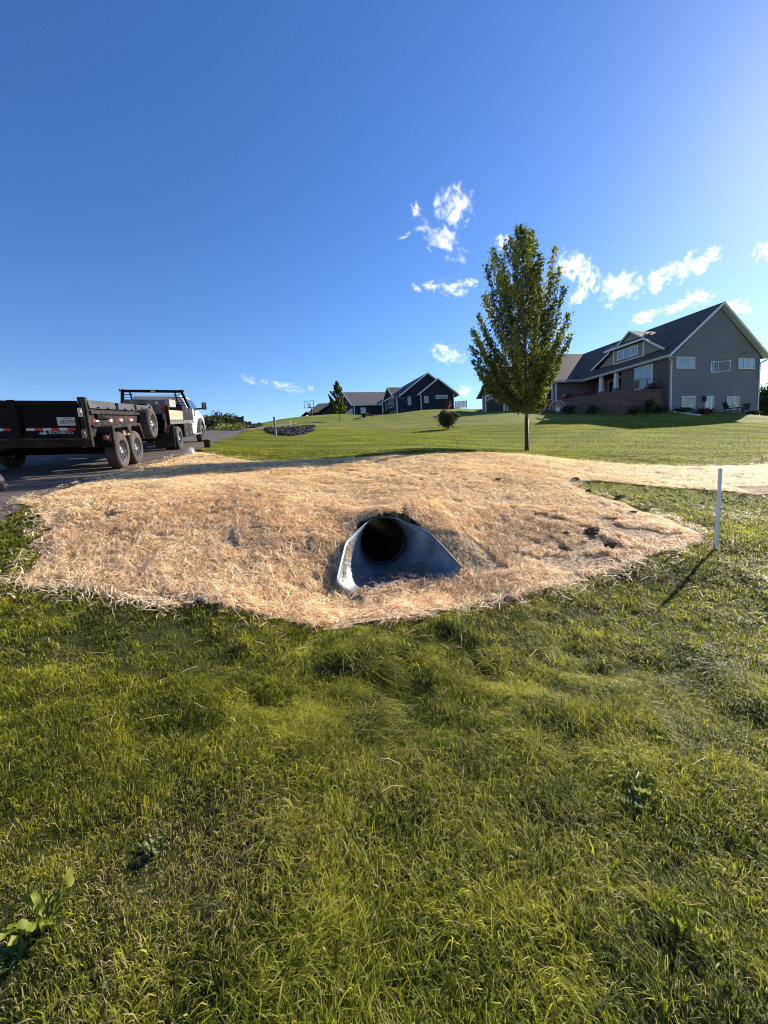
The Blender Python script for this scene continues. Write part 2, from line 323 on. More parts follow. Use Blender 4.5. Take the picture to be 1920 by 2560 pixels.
jx = bc[:, 0]+.14*(vn(bc[:, 0], bc[:, 1], .12, 8)-.5); jy = bc[:, 1]+.14*(vn(bc[:, 0], bc[:, 1], .12, 9)-.5)
keep = inpoly(jx, jy, straw_poly) & ~inpoly(bc[:, 0], bc[:, 1], [cul(.05, -.27), cul(.05, .27), cul(.4, .44), cul(FL-.01, .57), cul(FL-.01, -.57), cul(.4, -.44)]); bq = bq[keep]
blanket = rawmesh('straw_blanket', bv, bq, np.zeros((0, 3), int), M_['strawbase'], smooth=True)
tag(blanket, 'golden straw erosion blanket laid over the bank around the culvert mouth', 'straw blanket')
def ribbons(C, dirs, L_, wid, bend, tone, up, name, m, parent=None):
    """flat bent ribbons, 3 cross-sections each. C centre, dirs unit, up vector for arch"""
    n = len(C); side = np.cross(dirs, up); side /= np.linalg.norm(side, axis=1)[:, None]+1e-9
    secs = [C-dirs*(L_/2)[:, None], C+up*(bend)[:, None]+side*(bend*rng.uniform(-1.5, 1.5, n))[:, None], C+dirs*(L_/2)[:, None]]
    V = np.empty((n, 6, 3))
    for i, s_ in enumerate(secs): V[:, 2*i] = s_-side*(wid/2)[:, None]; V[:, 2*i+1] = s_+side*(wid/2)[:, None]
    b0 = np.arange(n)[:, None]*6; Q = np.concatenate([b0+np.array([[0, 1, 3, 2]]), b0+np.array([[2, 3, 5, 4]])])
    return rawmesh(name, V.reshape(-1, 3), Q, np.zeros((0, 3), int), m, tone=np.repeat(tone, 6), parent=parent)
def scatter(n, x0, x1, y0, y1): return rng.uniform(x0, x1, n), rng.uniform(y0, y1, n)
x, y = [], []
for (n, x0, x1, y0, y1) in ((185000, -5.0, 3.8, 2.7, 5.2), (120000, -6.2, 6.5, 5.0, 8), (150000, -7, 14, 7.5, 12.6)):
    a_, b_ = scatter(n, x0, x1, y0, y1); x.append(a_); y.append(b_)
x = np.concatenate(x); y = np.concatenate(y)
ins = inpoly(x, y, straw_poly); dd = pdist(x, y, straw_poly)
cover = vn(x, y, .35, 31)*.6+vn(x, y, .1, 32)*.4
thin = np.where((x > .8) & (y < 5.2), .42, .27)   # barer towards the right bank
keep = (ins & (cover > thin-.08*(dd < .15))) | (~ins & (dd < .3) & (rng.random(len(x)) < np.exp(-dd/.09)*.5*(vn(x, y, .2, 33) > .4)))
keep &= ~inpoly(x, y, [cul(.05, -.27), cul(.05, .27), cul(.4, .44), cul(FL-.01, .57), cul(FL-.01, -.57), cul(.4, -.44)])
x, y = x[keep], y[keep]; n = len(x); r = np.hypot(x, y)
dd = pdist(x, y, straw_poly); ins = inpoly(x, y, straw_poly); bold0 = 0; z = straw_h(x, y)+rng.uniform(-.012, .02, n)-np.where(ins, .03*np.clip(1-dd/.16, 0, 1), -rng.uniform(0, .035, n))
ang = rng.uniform(0, 2*PI, n); ang = np.where((rng.random(n) < .15), .5+rng.normal(0, .35, n), ang)
tilt = rng.normal(0, .14, n); e = .05; gx_ = (straw_h(x+e*np.cos(ang), y+e*np.sin(ang))-straw_h(x-e*np.cos(ang), y-e*np.sin(ang)))/(2*e)
dirs = np.stack([np.cos(ang), np.sin(ang), gx_+tilt], 1); dirs /= np.linalg.norm(dirs, axis=1)[:, None]
bold = rng.random(n) < .09; Ls = rng.uniform(.03, .11, n)*np.where(bold, 1.35, 1)*np.where(rng.random(n) < .1, 1.5, 1); wd = rng.uniform(.0026, .0052, n)*np.where(bold, 1.7, 1)*np.clip(r/4.5, .9, 2.2)
up = np.stack([rng.normal(0, .25, n), rng.normal(0, .25, n), np.ones(n)], 1); up /= np.linalg.norm(up, axis=1)[:, None]
tone = np.clip(rng.normal(.66, .2, n)+.5*(fbm(x, y, .9, 40)-.5)-.45*(rng.random(n) < .15)+.3*bold+.25*np.clip((x-3)/4, 0, 1), 0, 1)
so_ = ribbons(np.stack([x, y, z], 1), dirs, Ls, wd, rng.uniform(0, .02, n), tone, up, 'straw_strands', M_['straw'], blanket); so_['kind'] = 'stuff'
# loose straw blown over the grass in front
x, y = scatter(5200, -3.5, 6, .8, 5.5); dd = pdist(x, y, straw_poly); ins = inpoly(x, y, straw_poly)
keep = ~ins & (rng.random(len(x)) < .035+.6*np.exp(-dd/.3)+.35*np.exp(-((x+1.45)**2/.25+(y-1.7)**2/.12))) & ~inpoly(x, y, flare_poly); x, y = x[keep], y[keep]; n = len(x)
ang = rng.uniform(0, 2*PI, n); dirs = np.stack([np.cos(ang), np.sin(ang), rng.normal(0, .15, n)], 1); dirs /= np.linalg.norm(dirs, axis=1)[:, None]
up = np.tile([0, 0, 1.], (n, 1))
lo = ribbons(np.stack([x, y, H(x, y)+relief(x, y)+rng.uniform(.02, .06, n)], 1), dirs, rng.uniform(.04, .13, n), rng.uniform(.0016, .0032, n)*np.clip(y/2, .7, 1.3), rng.uniform(0, .012, n), rng.uniform(.2, .95, n), up, 'loose_straw', M_['straw'])
tag(lo, 'loose straw stalks blown over the grass in front of the blanket', 'straw', kind='stuff')

# ------------------------------------------------------------------ grass
grassc = [(0.0, (.014, .022, .004)), (.3, (.077, .1, .010)), (.62, (.25, .27, .022)), (.82, (.5, .48, .05)), (.9, (.34, .28, .12)), (1.0, (.48, .4, .22))]
M_['grass'] = mat('grass_blade', (.07, .1, .02), .5, attr=grassc, trans=.42, spec=.18)
def blades(x, y, z, hgt, wid, la, lean, tone, name, seg3=True):
    n = len(x); ld_ = np.stack([np.cos(la), np.sin(la), np.zeros(n)], 1); ta = la+PI/2+rng.normal(0, .7, n)
    sd = np.stack([np.cos(ta), np.sin(ta), np.zeros(n)], 1)*(wid/2)[:, None]; p0 = np.stack([x, y, z], 1); up_ = np.array([0, 0, 1.])
    c_ = np.clip(1-lean*.55, .15, 1)
    p1 = p0+up_*(hgt*.5*np.clip(1-lean*.2, .3, 1))[:, None]+ld_*(hgt*lean*.22)[:, None]
    p2 = p0+up_*(hgt*.82*c_)[:, None]+ld_*(hgt*lean*.55)[:, None]
    p3 = p0+up_*(hgt*.95*np.clip(1-lean*.8, .05, 1))[:, None]+ld_*(hgt*lean*.92)[:, None]
    V = np.empty((n, 7, 3)); V[:, 0] = p0-sd; V[:, 1] = p0+sd; V[:, 2] = p1-sd*.95; V[:, 3] = p1+sd*.95; V[:, 4] = p2-sd*.65; V[:, 5] = p2+sd*.65; V[:, 6] = p3
    b0 = np.arange(n)[:, None]*7; Q = np.concatenate([b0+np.array([[0, 1, 3, 2]]), b0+np.array([[2, 3, 5, 4]])]); T = b0+np.array([[4, 5, 6]])
    tn = np.repeat(tone, 7)
    return rawmesh(name, V.reshape(-1, 3), Q, T, M_['grass'], tone=tn)
def field(n, x0, x1, y0, y1, wedge=1.15, pad=1.0):
    x, y = scatter(n, x0, x1, y0, y1); k = (np.abs(x) < wedge*y+pad) if pad < 50 else (np.abs(x) > wedge*y+.4); x, y = x[k], y[k]
    k = ~inpoly(x, y, straw_poly) & ~inpoly(x, y, road_poly) & ~inpoly(x, y, flare_poly); return x[k], y[k]
def lawnpatch(n, x0, x1, y0, y1, hs, ws, name, label, pad=1.0):
    nt_ = n//26; tx, ty = field(nt_, x0, x1, y0, y1, pad=pad); nt_ = len(tx); ti = rng.integers(0, nt_, int(n*nt_/(n//26)*.8)); k_ = len(ti)
    sg = .017*(1+.6*rng.random(nt_)); ox = rng.normal(0, 1, k_)*sg[ti]; oy = rng.normal(0, 1, k_)*sg[ti]
    fx, fy = field(int(n*.3), x0, x1, y0, y1, pad=pad); x = np.concatenate([tx[ti]+ox, fx]); y = np.concatenate([ty[ti]+oy, fy]); kf = len(fx)
    tuft_a = np.concatenate([np.arctan2(oy, ox), rng.uniform(0, 6.28, kf)]); tuft_l = np.concatenate([np.hypot(ox, oy)/.02*.4, np.zeros(kf)]); tuft_h = np.concatenate([rng.uniform(.55, 1.35, nt_)[ti], np.full(kf, .8)]); tuft_t = np.concatenate([rng.normal(0, .16, nt_)[ti], np.full(kf, -.1)])
    g_ = ~inpoly(x, y, straw_poly) & ~inpoly(x, y, flare_poly); x, y, tuft_a, tuft_l, tuft_h, tuft_t = (v[g_] for v in (x, y, tuft_a, tuft_l, tuft_h, tuft_t)); n = len(x); r = np.hypot(x, y)
    clump = fbm(x, y, .32, 50); wild = np.clip(1.6*(fbm(x, y, .9, 55)-.38)+.75*np.exp(-((x-.1)**2/1.6+(y-2.2)**2/.6)), 0, 1)
    # mown lawn sits shorter to the right
    hgt = hs*(.42+.8*clump+.9*wild*np.clip(1.3-.25*x, .4, 1.2))*rng.uniform(.6, 1.25, n)
    la = 2*PI*1.5*vn(x, y, .7, 60)+2.5*vn(x, y, .16, 61)+rng.normal(0, .5, n); la = np.where(rng.random(n) < .65*(1-.5*wild), tuft_a+rng.normal(0, .5, n), la); lean = np.clip(.22+tuft_l+1.0*wild+rng.normal(0, .24, n), 0, 1.4); hgt = hgt*tuft_h; pale = .22*wild*(vn(x, y, .3, 77) > .55)
    tone = -.02+.55*fbm(x, y, .45, 70)+.35*vn(x, y, .13, 72)+rng.normal(0, .17, n)+.08*wild+pale+tuft_t; dry = rng.random(n) < (.05+.22*np.clip(vn(x, y, .6, 71)-.5, 0, 1)*2+.4*np.exp(-((x+.62)**2/.06+(y-1.05)**2/.03))); tone = np.where(dry, rng.uniform(.86, 1, n), np.clip(tone, 0, .84))
    o = blades(x, y, H(x, y)+relief(x, y)-.008, hgt, ws*rng.uniform(.7, 1.3, n)*np.where(rng.random(n) < .08, 1.9, 1)*np.clip(r/3, .75, 3), la, lean, tone, name); return tag(o, label, 'grass', kind='stuff')
lawnpatch(520000, -3.6, 4.2, .15, 2.1, .054, .0026, 'grass', 'tousled olive green grass nearest the camera', pad=.5)
lawnpatch(430000, -6, 7, 2.1, 6.2, .062, .0034, 'grass', 'green grass around the foot and side of the straw blanket', pad=.5)
lawnpatch(330000, -6.5, 9, -1.5, 6.2, .06, .0045, 'grass', 'grass to either side of the camera and along the road edge', pad=99)
lawnpatch(330000, -9, 20, 6.2, 14, .05, .0045, 'grass', 'mown grass just behind and right of the straw blanket', pad=.5)
x, y = field(260000, -14, 34, 13.5, 34, pad=-1); n = len(x)
tone = np.clip(.26+.4*fbm(x, y, 1.4, 70)+.07*np.sign(np.sin((y*.97+x*.24)*2.6+.8*vn(x, y, 3, 80)))+rng.normal(0, .12, n), 0, .84)
tag(blades(x, y, H(x, y)-.01, rng.uniform(.03, .065, n), rng.uniform(.012, .03, n), rng.uniform(0, 6.28, n), rng.uniform(.2, .9, n), tone, 'grass'), 'mown lawn grass on the slope below the houses', 'grass', kind='stuff')

# ------------------------------------------------------------------ culvert
galv = mat('galvanised_steel', (.105, .12, .15), .5, .4, c2=(.21, .24, .285), c3=(.14, .135, .13), scale=5, detail=5, bump=.1, bscale=30)
cul_t = thing('culvert', 'galvanised flared culvert end set in the straw bank with a dark pipe behind', 'culvert', Matrix.Translation((CM[0], CM[1], .018)) @ Matrix(((cb[0], -ca[0], 0, 0), (cb[1], -ca[1], 0, 0), (0, 0, 1, 0), (0, 0, 0, 1))))
# local: x right, y away from viewer, z up; mouth at y=0, lip at y=-FL
PR = .283
f_ = MB(); NS, NT = 14, 32
rows = []
for i in range(NS+1):
    s = i/NS; hw = .283+.322*s**1.1; hh = .53-.42*s**1.5; row = []
    for j in range(NT+1):
        u = -1+2*j/NT                                   # -1 left top .. 1 right top
        if True:
            th = u*PI*.93; cx_, cz_ = PR*math.sin(th), PR-PR*math.cos(th)      # circle
            k = abs(u); bw = hw*.72
            if k < .5: fx, fz = bw*(k/.5), .0
            else:
                q_ = (k-.5)/.5; fx = bw+(hw-bw)*(1-(1-q_)**2)+.04*q_; fz = hh*q_**1.3
            fx = math.copysign(fx, u)*(.9 if u > 0 else 1.0); w_ = min(1, s*2.2)**.8
            row.append(((1-w_)*cx_+w_*fx, -s*FL, (1-w_)*min(cz_, hh+.02)+w_*fz-.02*s))
    rows.append(row)
for row in rows: f_.v += row
for i in range(NS):
    for j in range(NT): a = i*(NT+1)+j; f_.f.append((a, a+1, a+NT+2, a+NT+1))
fl = f_.build('flared_end', galv, cul_t, smooth=True, fix=False)
sm = fl.modifiers.new('solid', 'SOLIDIFY'); sm.thickness = .006; sm.offset = 0
rb = MB(); rb.tube([rows[i][NT] for i in range(0, NS+1)], .008, 8); rb.build('right_rolled_edge', galv, cul_t, smooth=True)
rb = MB(); rb.tube([rows[i][0] for i in range(0, NS+1)], .008, 8); rb.build('left_rolled_edge', galv, cul_t, smooth=True)
tp = MB(); tp.box(-.42, .44, -FL-.012, -FL+.004, -.12, -.012); tp.build('toe_plate', galv, cul_t, bevel=.004)
pipem = mat('pipe_black', (.018, .018, .02), .5, 0, bump=.1)
pp = MB(); prof = [(0, PR-.006), (0, PR+.015), (.06, PR+.015)]
for k in range(40): prof.append((.06+k*.07, PR+.01+.008*(k % 2)))
prof2 = [(.06+k*.07, PR-.02+.008*(k % 2)) for k in reversed(range(40))]+[(0, PR-.02), (0, PR-.006)]
pp.lathe([(a_, r_) for a_, r_ in prof+prof2], (0, 0.01, PR), 'y', 40)
pp.build('pipe', pipem, cul_t, smooth=True)
rg = MB(); rg.lathe([(-.015, PR-.03), (-.015, PR-.008), (.02, PR-.008), (.02, PR-.03), (-.015, PR-.03)], (0, 0, PR), 'y', 48); rg.build('pipe_ring', mat('pipe_ring', (.05, .045, .05), .35), cul_t, smooth=True)
bolt_m = mat('bolt_zinc', (.7, .7, .7), .3, .8)
for th in (-62, -52, 52, 62): bo = MB(); a_ = R_(th); bo.lathe([(-.055, 0), (-.055, .008), (-.04, .009), (-.04, 0)], ((PR-.014)*math.sin(a_), -.01, PR+(PR-.014)*math.cos(a_)), 'y', 8); bo.build('bolt', bolt_m, cul_t)
bs = MB(); bs.add([(-.75, .05, -.3), (.75, .05, -.3), (.75, .05, .40), (.42, .05, .53), (.2, .05, .575), (-.2, .05, .575), (-.42, .05, .53), (-.75, .05, .40)], [tuple(range(8))]); bso = bs.build('bank_soil', M_['strawbase']); bso.matrix_world = cul_t.matrix_world.copy(); bso['kind'] = 'structure'
bm_ = bmesh.new(); bm_.from_mesh(bso.data); f0 = bm_.faces[:][0]; cv = [bm_.verts.new(((PR+.012)*math.sin(2*PI*k/40), .05, PR-.0+(PR+.012)*math.cos(2*PI*k/40))) for k in range(40)]
# ring of quads between the rectangle and the pipe so the pipe mouth stays open
outer = [v for v in f0.verts]; bm_.faces.remove(f0)
oe = []
for k in range(40):
    a_ = 2*PI*k/40; dx_, dz_ = math.sin(a_), math.cos(a_); tt_ = 5
    for i in range(len(outer)):
        p_, q_ = outer[i].co, outer[(i+1) % len(outer)].co; ex, ez = q_.x-p_.x, q_.z-p_.z; det = dx_*(-ez)+dz_*ex
        if abs(det) > 1e-9:
            rx, rz = p_.x, p_.z-PR; t_ = (rx*(-ez)+rz*ex)/det; u_ = (dx_*rz-dz_*rx)/det
            if t_ > 0 and -1e-6 <= u_ <= 1+1e-6: tt_ = min(tt_, t_)
    oe.append(bm_.verts.new((dx_*max(tt_, PR+.014), .05, PR+dz_*max(tt_, PR+.014))))
for k in range(40): bm_.faces.new((cv[k], cv[(k+1) % 40], oe[(k+1) % 40], oe[k]))
for v in outer: bm_.verts.remove(v)
bm_.to_mesh(bso.data); bm_.free()
# silt and bits in the trough
sv = MB(); k = 26
for i in range(k+1):
    for j in range(k+1):
        a_ = -.40+.85*j/k; b_ = -.02-(FL-.05)*i/k; s_ = -b_/FL; wdt = (.24+.32*s_)*.78
        a_ = -wdt+2*wdt*j/k; zz = .012-.02*s_+.035*max(0, 1-((a_-.18)/.28)**2)*max(0, 1-((b_+.5)/.42)**2)+.012*mnoise.noise((a_*9, b_*9, 1)) - .012
        sv.v.append((a_, b_, zz))
for i in range(k):
    for j in range(k): a = i*(k+1)+j; sv.f.append((a, a+1, a+k+2, a+k+1))
sv.build('silt', mat('silt', (.09, .08, .07), .6, c2=(.2, .165, .125), scale=14, bump=.6, bscale=40), cul_t, smooth=True, fix=False)
# straw that has slid into the trough
n = 700; a_ = rng.uniform(-.4, .5, n); b_ = -rng.uniform(.1, FL, n)**1.0; ww = (.24+.34*(-b_/FL))*.8; a_ = np.clip(a_, -ww, ww)
k_ = rng.random(n) < np.exp(-((a_-.2)/.25)**2-((b_+.55)/.3)**2)+.12; a_, b_ = a_[k_], b_[k_]; n = len(a_)
wxy = CM+np.outer(-b_, ca)+np.outer(a_, cb); ang = rng.uniform(0, 6.28, n)
dirs = np.stack([np.cos(ang), np.sin(ang), rng.normal(0, .1, n)], 1); dirs /= np.linalg.norm(dirs, axis=1)[:, None]
o = ribbons(np.stack([wxy[:, 0], wxy[:, 1], np.full(n, .065)+rng.uniform(0, .02, n)], 1), dirs, rng.uniform(.03, .12, n), rng.uniform(.002, .004, n), rng.uniform(0, .01, n), rng.uniform(.0, .7, n), np.tile([0, 0, 1.], (n, 1)), 'straw_litter', M_['straw'])
tag(o, 'straw and dirt litter lying in the bottom of the culvert mouth', 'straw', kind='stuff')
# sticker on the left wing
pv = Vector(rows[9][3]); p2 = Vector(rows[11][3]); p3 = Vector(rows[11][5]); p4 = Vector(rows[9][5]); nn = (p2-pv).cross(p4-pv).normalized()*.006
if nn.x < 0: nn = -nn
st = MB(); st.add([pv+nn, p2+nn, p3+nn, p4+nn], [(0, 1, 2, 3)]); st.build('sticker', mat('sticker', (.55, .56, .56), .5), cul_t)

# ------------------------------------------------------------------ white marker pipe, clods, weeds
pvc = mat('pvc_white', (.72, .74, .78), .4, c2=(.6, .62, .66), scale=4)
b0 = P(1790, 1375, 4.2); b0[2] = h1(b0[0], b0[1])
def ztop(b, py):
    lo, hi = 0, 30
    for _ in range(40):
        mz = (lo+hi)/2
        if proj((b[0], b[1], b[2]+mz))[1] < py: hi = mz
        else: lo = mz
    return mz
L0 = ztop(b0, 1173); tpq = P(1801, 1173, 4.2); ml = MB()
ml.tube([(0, 0, -.15), (tpq[0]-b0[0], tpq[1]-b0[1], L0)], .0165, 16); ml.lathe([(L0, .0165), (L0, .0125), (L0-.03, .012)], (tpq[0]-b0[0], tpq[1]-b0[1], 0), 'z', 16)
o = ml.build('marker_pipe', pvc, smooth=False); o.location = b0; tag(o, 'slim white plastic pipe standing upright in the grass right of the straw', 'marker pipe')
def blob(name, loc, r, m, seed=0, sc=(1, 1, 1), amp=.35, sub=3, parent=None, sink=.3):
    bm = bmesh.new(); bmesh.ops.create_icosphere(bm, subdivisions=sub, radius=1)
    for v in bm.verts:
        k = 1+amp*mnoise.noise(v.co*1.6+Vector((seed*3.1, seed, 0)))+amp*.6*mnoise.noise(v.co*4+Vector((seed, 7, 0))); v.co = Vector((v.co.x*sc[0], v.co.y*sc[1], v.co.z*sc[2]))*k*r
    me = bpy.data.meshes.new(name); bm.to_mesh(me); bm.free(); me.materials.append(m); o = bpy.data.objects.new(name, me); COL.objects.link(o); o.parent = parent; o.location = tuple(map(float, loc)); return o
clodm = mat('dirt', (.05, .028, .015), .95, c2=(.16, .085, .035), scale=30, bump=1, bscale=60)
cl = [((1478, 1342), .05, 'largest dark dirt clod on the right part of the straw'), ((1415, 1345), .028, 'small dirt clod left of the largest clod on the straw'), ((1414, 1382), .033, 'orange brown dirt clod below and left of the largest clod'),
      ((1526, 1375), .04, 'dark dirt clod below and right of the largest clod on the straw'), ((1378, 1355), .02, 'tiny clod furthest left among the dirt clods'), ((1548, 1252), .05, 'dirt clod at the edge where straw meets the green grass wedge'),
      ((1582, 1292), .035, 'dirt clod on the lower straw edge below the grass wedge'), ((1472, 1236), .032, 'dirt clod near the inner corner of the grass wedge'), ((1538, 1305), .022, 'flat clod left of the lower straw edge clod'), ((1437, 1206), .05, 'dark clod at the tip of the grass wedge'), ((1245, 1206), .035, 'lone dirt clod on the upper straw left of the grass wedge')]
for i, ((px, py), r_, lb) in enumerate(cl):
    g = G(px, py); o = blob('dirt_clod', (g[0], g[1], straw_h(g[0], g[1])+r_*.25), r_, clodm, i*5+2, (1.25, 1, .75), amp=.7, sub=4); tag(o, lb, 'dirt clod', 'dirt clods on the straw')
weedc = [(0, (.05, .09, .012)), (1, (.2, .25, .03))]
wm = mat('weed_leaf', (.15, .2, .025), .6, c2=(.36, .36, .035), scale=9, trans=.45)
wm2 = mat('weed_leaf_pale', (.16, .2, .07), .6, c2=(.09, .13, .03), scale=12, trans=.3)
def weed(px, py, nl, L, wdt, label, m, lift=.8, seed=1):
    g = G(px, py, .4); random.seed(seed)
    root = thing('broadleaf_weed', label, 'weed', loc=(g[0], g[1], h1(g[0], g[1])), group='broadleaf weeds in the grass')
    for i in range(nl):
        a = 2*PI*i/nl+random.uniform(-.3, .3); l = L*random.uniform(.6, 1.1); el = lift*random.uniform(.6, 1.2); mb = MB(); K_ = 9; W_ = wdt*random.uniform(.8, 1.2)
        for k in range(K_+1):
            t = k/K_; ww = W_*(.14+.9*max(0, math.sin(PI*min(1, max(0, (t-.12)/.9))))**.7)*(1+.16*math.sin(k*2.3+i)); ww = max(ww, .002) if k < K_ else .002
            rr = l*t*math.cos(el*(1-t*.55)); zz = l*t*math.sin(el*(1-.4*t))+.01; wv = .012*math.sin(k*1.7+i)
            c_ = Vector((math.cos(a)*rr, math.sin(a)*rr, zz)); sd = Vector((-math.sin(a), math.cos(a), 0))*ww
            mb.v += [tuple(c_-sd+Vector((0, 0, .25*ww+wv))), tuple(c_+Vector((0, 0, wv*.3))), tuple(c_+sd+Vector((0, 0, .25*ww-wv)))]
        for k in range(K_):
            for j in range(2): b_ = k*3+j; mb.f.append((b_, b_+1, b_+4, b_+3))
        mb.build('leaf', m, root, smooth=True, fix=False)
weed(120, 2330, 18, .105, .0068, 'large dock weed with long yellow green leaves at the lower left', wm, 1.3, 3)
weed(20, 2420, 7, .06, .014, 'small weed with rounded leaves beside the large dock at the lower left', wm2, .7, 4)
weed(1600, 1985, 9, .07, .014, 'leafy weed in a dark hollow of the grass on the right', wm, .9, 5)
weed(1585, 2015, 4, .05, .009, 'pale silvery weed leaves just in front of the right hand leafy weed', wm2, .7, 6)
weed(390, 2130, 8, .05, .008, 'pale lobed weed in the bare patch left of centre', wm2, .8, 7)
weed(525, 1995, 6, .045, .008, 'grey green weed above the bare patch left of centre', wm2, .9, 8)
weed(1640, 1850, 4, .05, .015, 'tiny bright weed in the mown grass on the right', wm, .9, 9)
weed(1700, 2320, 6, .07, .005, 'narrow leaved weed at the lower right', wm, 1.1, 10)
random.seed(7)

# ------------------------------------------------------------------ trees and shrubs
def leafmat(name, ramp, tr=.35): return mat(name, ramp[0][1], .5, attr=ramp, trans=tr, spec=.4)
maple_leaf = leafmat('maple_leaf', [(0, (.03, .045, .012)), (.5, (.09, .115, .022)), (.85, (.22, .235, .04)), (1, (.4, .36, .08))], .45)
bark = mat('bark', (.13, .095, .075), .9, c2=(.2, .16, .13), scale=14, bump=.6, stretch=(1, 1, .3))
bark_dark = mat('tree_guard', (.025, .02, .02), .7, c2=(.04, .033, .03), scale=20)
def leaves(C, size, tone, name, m, parent=None, flat=0.0):
    n = len(C); a = rng.normal(size=(n, 3)); a /= np.linalg.norm(a, axis=1)[:, None]; b_ = rng.normal(size=(n, 3)); b_[:, 2] -= flat; b_ -= (b_*a).sum(1)[:, None]*a; b_ /= np.linalg.norm(b_, axis=1)[:, None]
    cr = np.cross(a, b_); s = size[:, None]; V = np.empty((n, 6, 3))
    V[:, 0] = C-b_*s*.55; V[:, 1] = C-b_*s*.1+a*s*.48+cr*s*.12; V[:, 2] = C+b_*s*.28+a*s*.3+cr*s*.1; V[:, 3] = C+b_*s*.62; V[:, 4] = C+b_*s*.28-a*s*.3+cr*s*.1; V[:, 5] = C-b_*s*.1-a*s*.48+cr*s*.12
    b0 = np.arange(n)[:, None]*6; Q = np.concatenate([b0+np.array([[0, 1, 2, 3]]), b0+np.array([[0, 3, 4, 5]])])
    return rawmesh(name, V.reshape(-1, 3), Q, np.zeros((0, 3), int), m, tone=np.repeat(tone, 6), parent=parent)
def maple(base, top, prof, nbr, per, lsize, label, trunk_r, guard=0.0, group=None, asc=(.85, 1.25), mleaf=maple_leaf, clear=.2, seed=3, ld=None, spread=1.0):
    """prof: list of (height fraction, left radius, right radius) in metres"""
    r_ = np.random.default_rng(seed); hgt = top[2]-base[2]; lean = np.array([top[0]-base[0], top[1]-base[1]])*.0
    root = thing('maple_tree', label, 'tree', loc=base, group=group); pf = np.array(prof)
    def rad(t, ph):
        l = np.interp(t, pf[:, 0], pf[:, 1]); r = np.interp(t, pf[:, 0], pf[:, 2]); k = .5+.5*math.cos(ph); return l*(1-k)+r*k
    mb = MB(); ax = lambda t: np.array([lean[0]*t+.03*math.sin(t*5), lean[1]*t, hgt*t])
    k0 = [0, .02]+list(np.linspace(.1, .93, 10)); mb.tube([ax(t) for t in k0], [trunk_r*1.25, trunk_r]+[trunk_r*(1-.95*t)**.8 for t in k0[2:]], 10)
    mb.build('trunk', bark, root, smooth=True)
    if guard: g_ = MB(); g_.tube([ax(t) for t in (-.005, .02, guard)], [trunk_r*1.32, trunk_r*1.1, trunk_r*1.06], 12); g_.build('trunk_wrap', bark_dark, root, smooth=True)
    C = []; T = []; br = MB()
    for i in range(nbr):
        tt = clear+.02+(1-clear-.02)*((i+.5)/nbr)**1.05; ph = i*2.39996+r_.uniform(-.3, .3); rr = rad(tt, ph)*r_.choice([r_.uniform(.5, .8), r_.uniform(.85, 1.1)])
        slope = r_.uniform(*asc)*(.45+1.9*tt); dz = rr*slope; z1 = tt*hgt; z0 = max(clear*hgt*.9, z1-dz)
        if i > nbr-4: rr *= .35
        p0 = ax(z0/hgt); p1 = np.array([math.cos(ph)*rr, math.sin(ph)*rr, z1])+ax(tt)*np.array([1, 1, 0]); d = p1-p0; Lb = np.linalg.norm(d)
        bend = np.array([math.cos(ph), math.sin(ph), 0])*Lb*.12; mid = p0+d*.5+bend
        br.tube([p0, mid, p1], [trunk_r*.3*(1-.6*tt), trunk_r*.16, .006], 5, caps=False)
        nn_ = int(per*(.35+Lb/1.6)*(1.1 if tt < .6 else .9)); t_ = r_.uniform(.2, 1.06, nn_)**.75; q_ = (p0[None]*(1-t_)[:, None]**2+2*mid[None]*(t_*(1-t_))[:, None]+p1[None]*(t_**2)[:, None])
        # twigs around the branch, thinner towards its tip
        tw = max(4, int(nn_/14)); tid = r_.integers(0, tw, nn_); toff = r_.normal(size=(tw, 3))*np.array([1, 1, .8]); toff /= np.linalg.norm(toff, axis=1)[:, None]
        spr = (.05+.22*(1-t_)**.7)*(hgt/10)*spread; q_ = q_+toff[tid]*(spr*r_.uniform(.2, 1, nn_))[:, None]+r_.normal(size=(nn_, 3))*.07*(hgt/10); C.append(q_); T.append(np.full(nn_, .45)+.18*r_.normal()*np.ones(nn_))
    br.build('branches', bark, root, smooth=True)
    C = np.concatenate(C); T = np.clip(np.concatenate(T)+rng.normal(0, .17, len(C)), 0, 1)
    leaves(C, rng.uniform(.7, 1.25, len(C))*lsize, T, 'crown', mleaf, root, .5)
    return root
tb = P(1317, 1127, 16); tb[2] = h1(tb[0], tb[1]); hT = ztop(tb, 566)
def toprof(base, D, rows):
    out = []
    for py, l, r in rows: out.append((ztop(base, py)/hT, l*D/1000, r*D/1000))
    return sorted(out)
prof = toprof(tb, 16.6, [(990, 55, 40), (960, 100, 62), (935, 135, 72), (905, 150, 84), (870, 146, 92), (845, 135, 98), (810, 120, 88), (770, 104, 82), (730, 92, 84), (690, 76, 78), (650, 86, 66), (610, 62, 40), (588, 40, 28), (566, 6, 12)])
maple(tb, tb+np.array([0, 0, hT]), prof, 128, 200, .07, 'tall young maple with dark trunk wrap on the lawn before the grey house', .07, guard=.155, clear=.19)
yb = G(850, 1054, 30)
maple(yb, yb+np.array([0, 0, ztop(yb, 953)]), [(.2, .6, .6), (.35, 1.25, 1.0), (.55, 1.15, .95), (.75, .85, .7), (.9, .45, .4), (1, .1, .1)], 44, 210, .12, 'small young maple beside the garage of the dark blue house', .05, clear=.24, seed=5, spread=1.7, asc=(.6, .95))
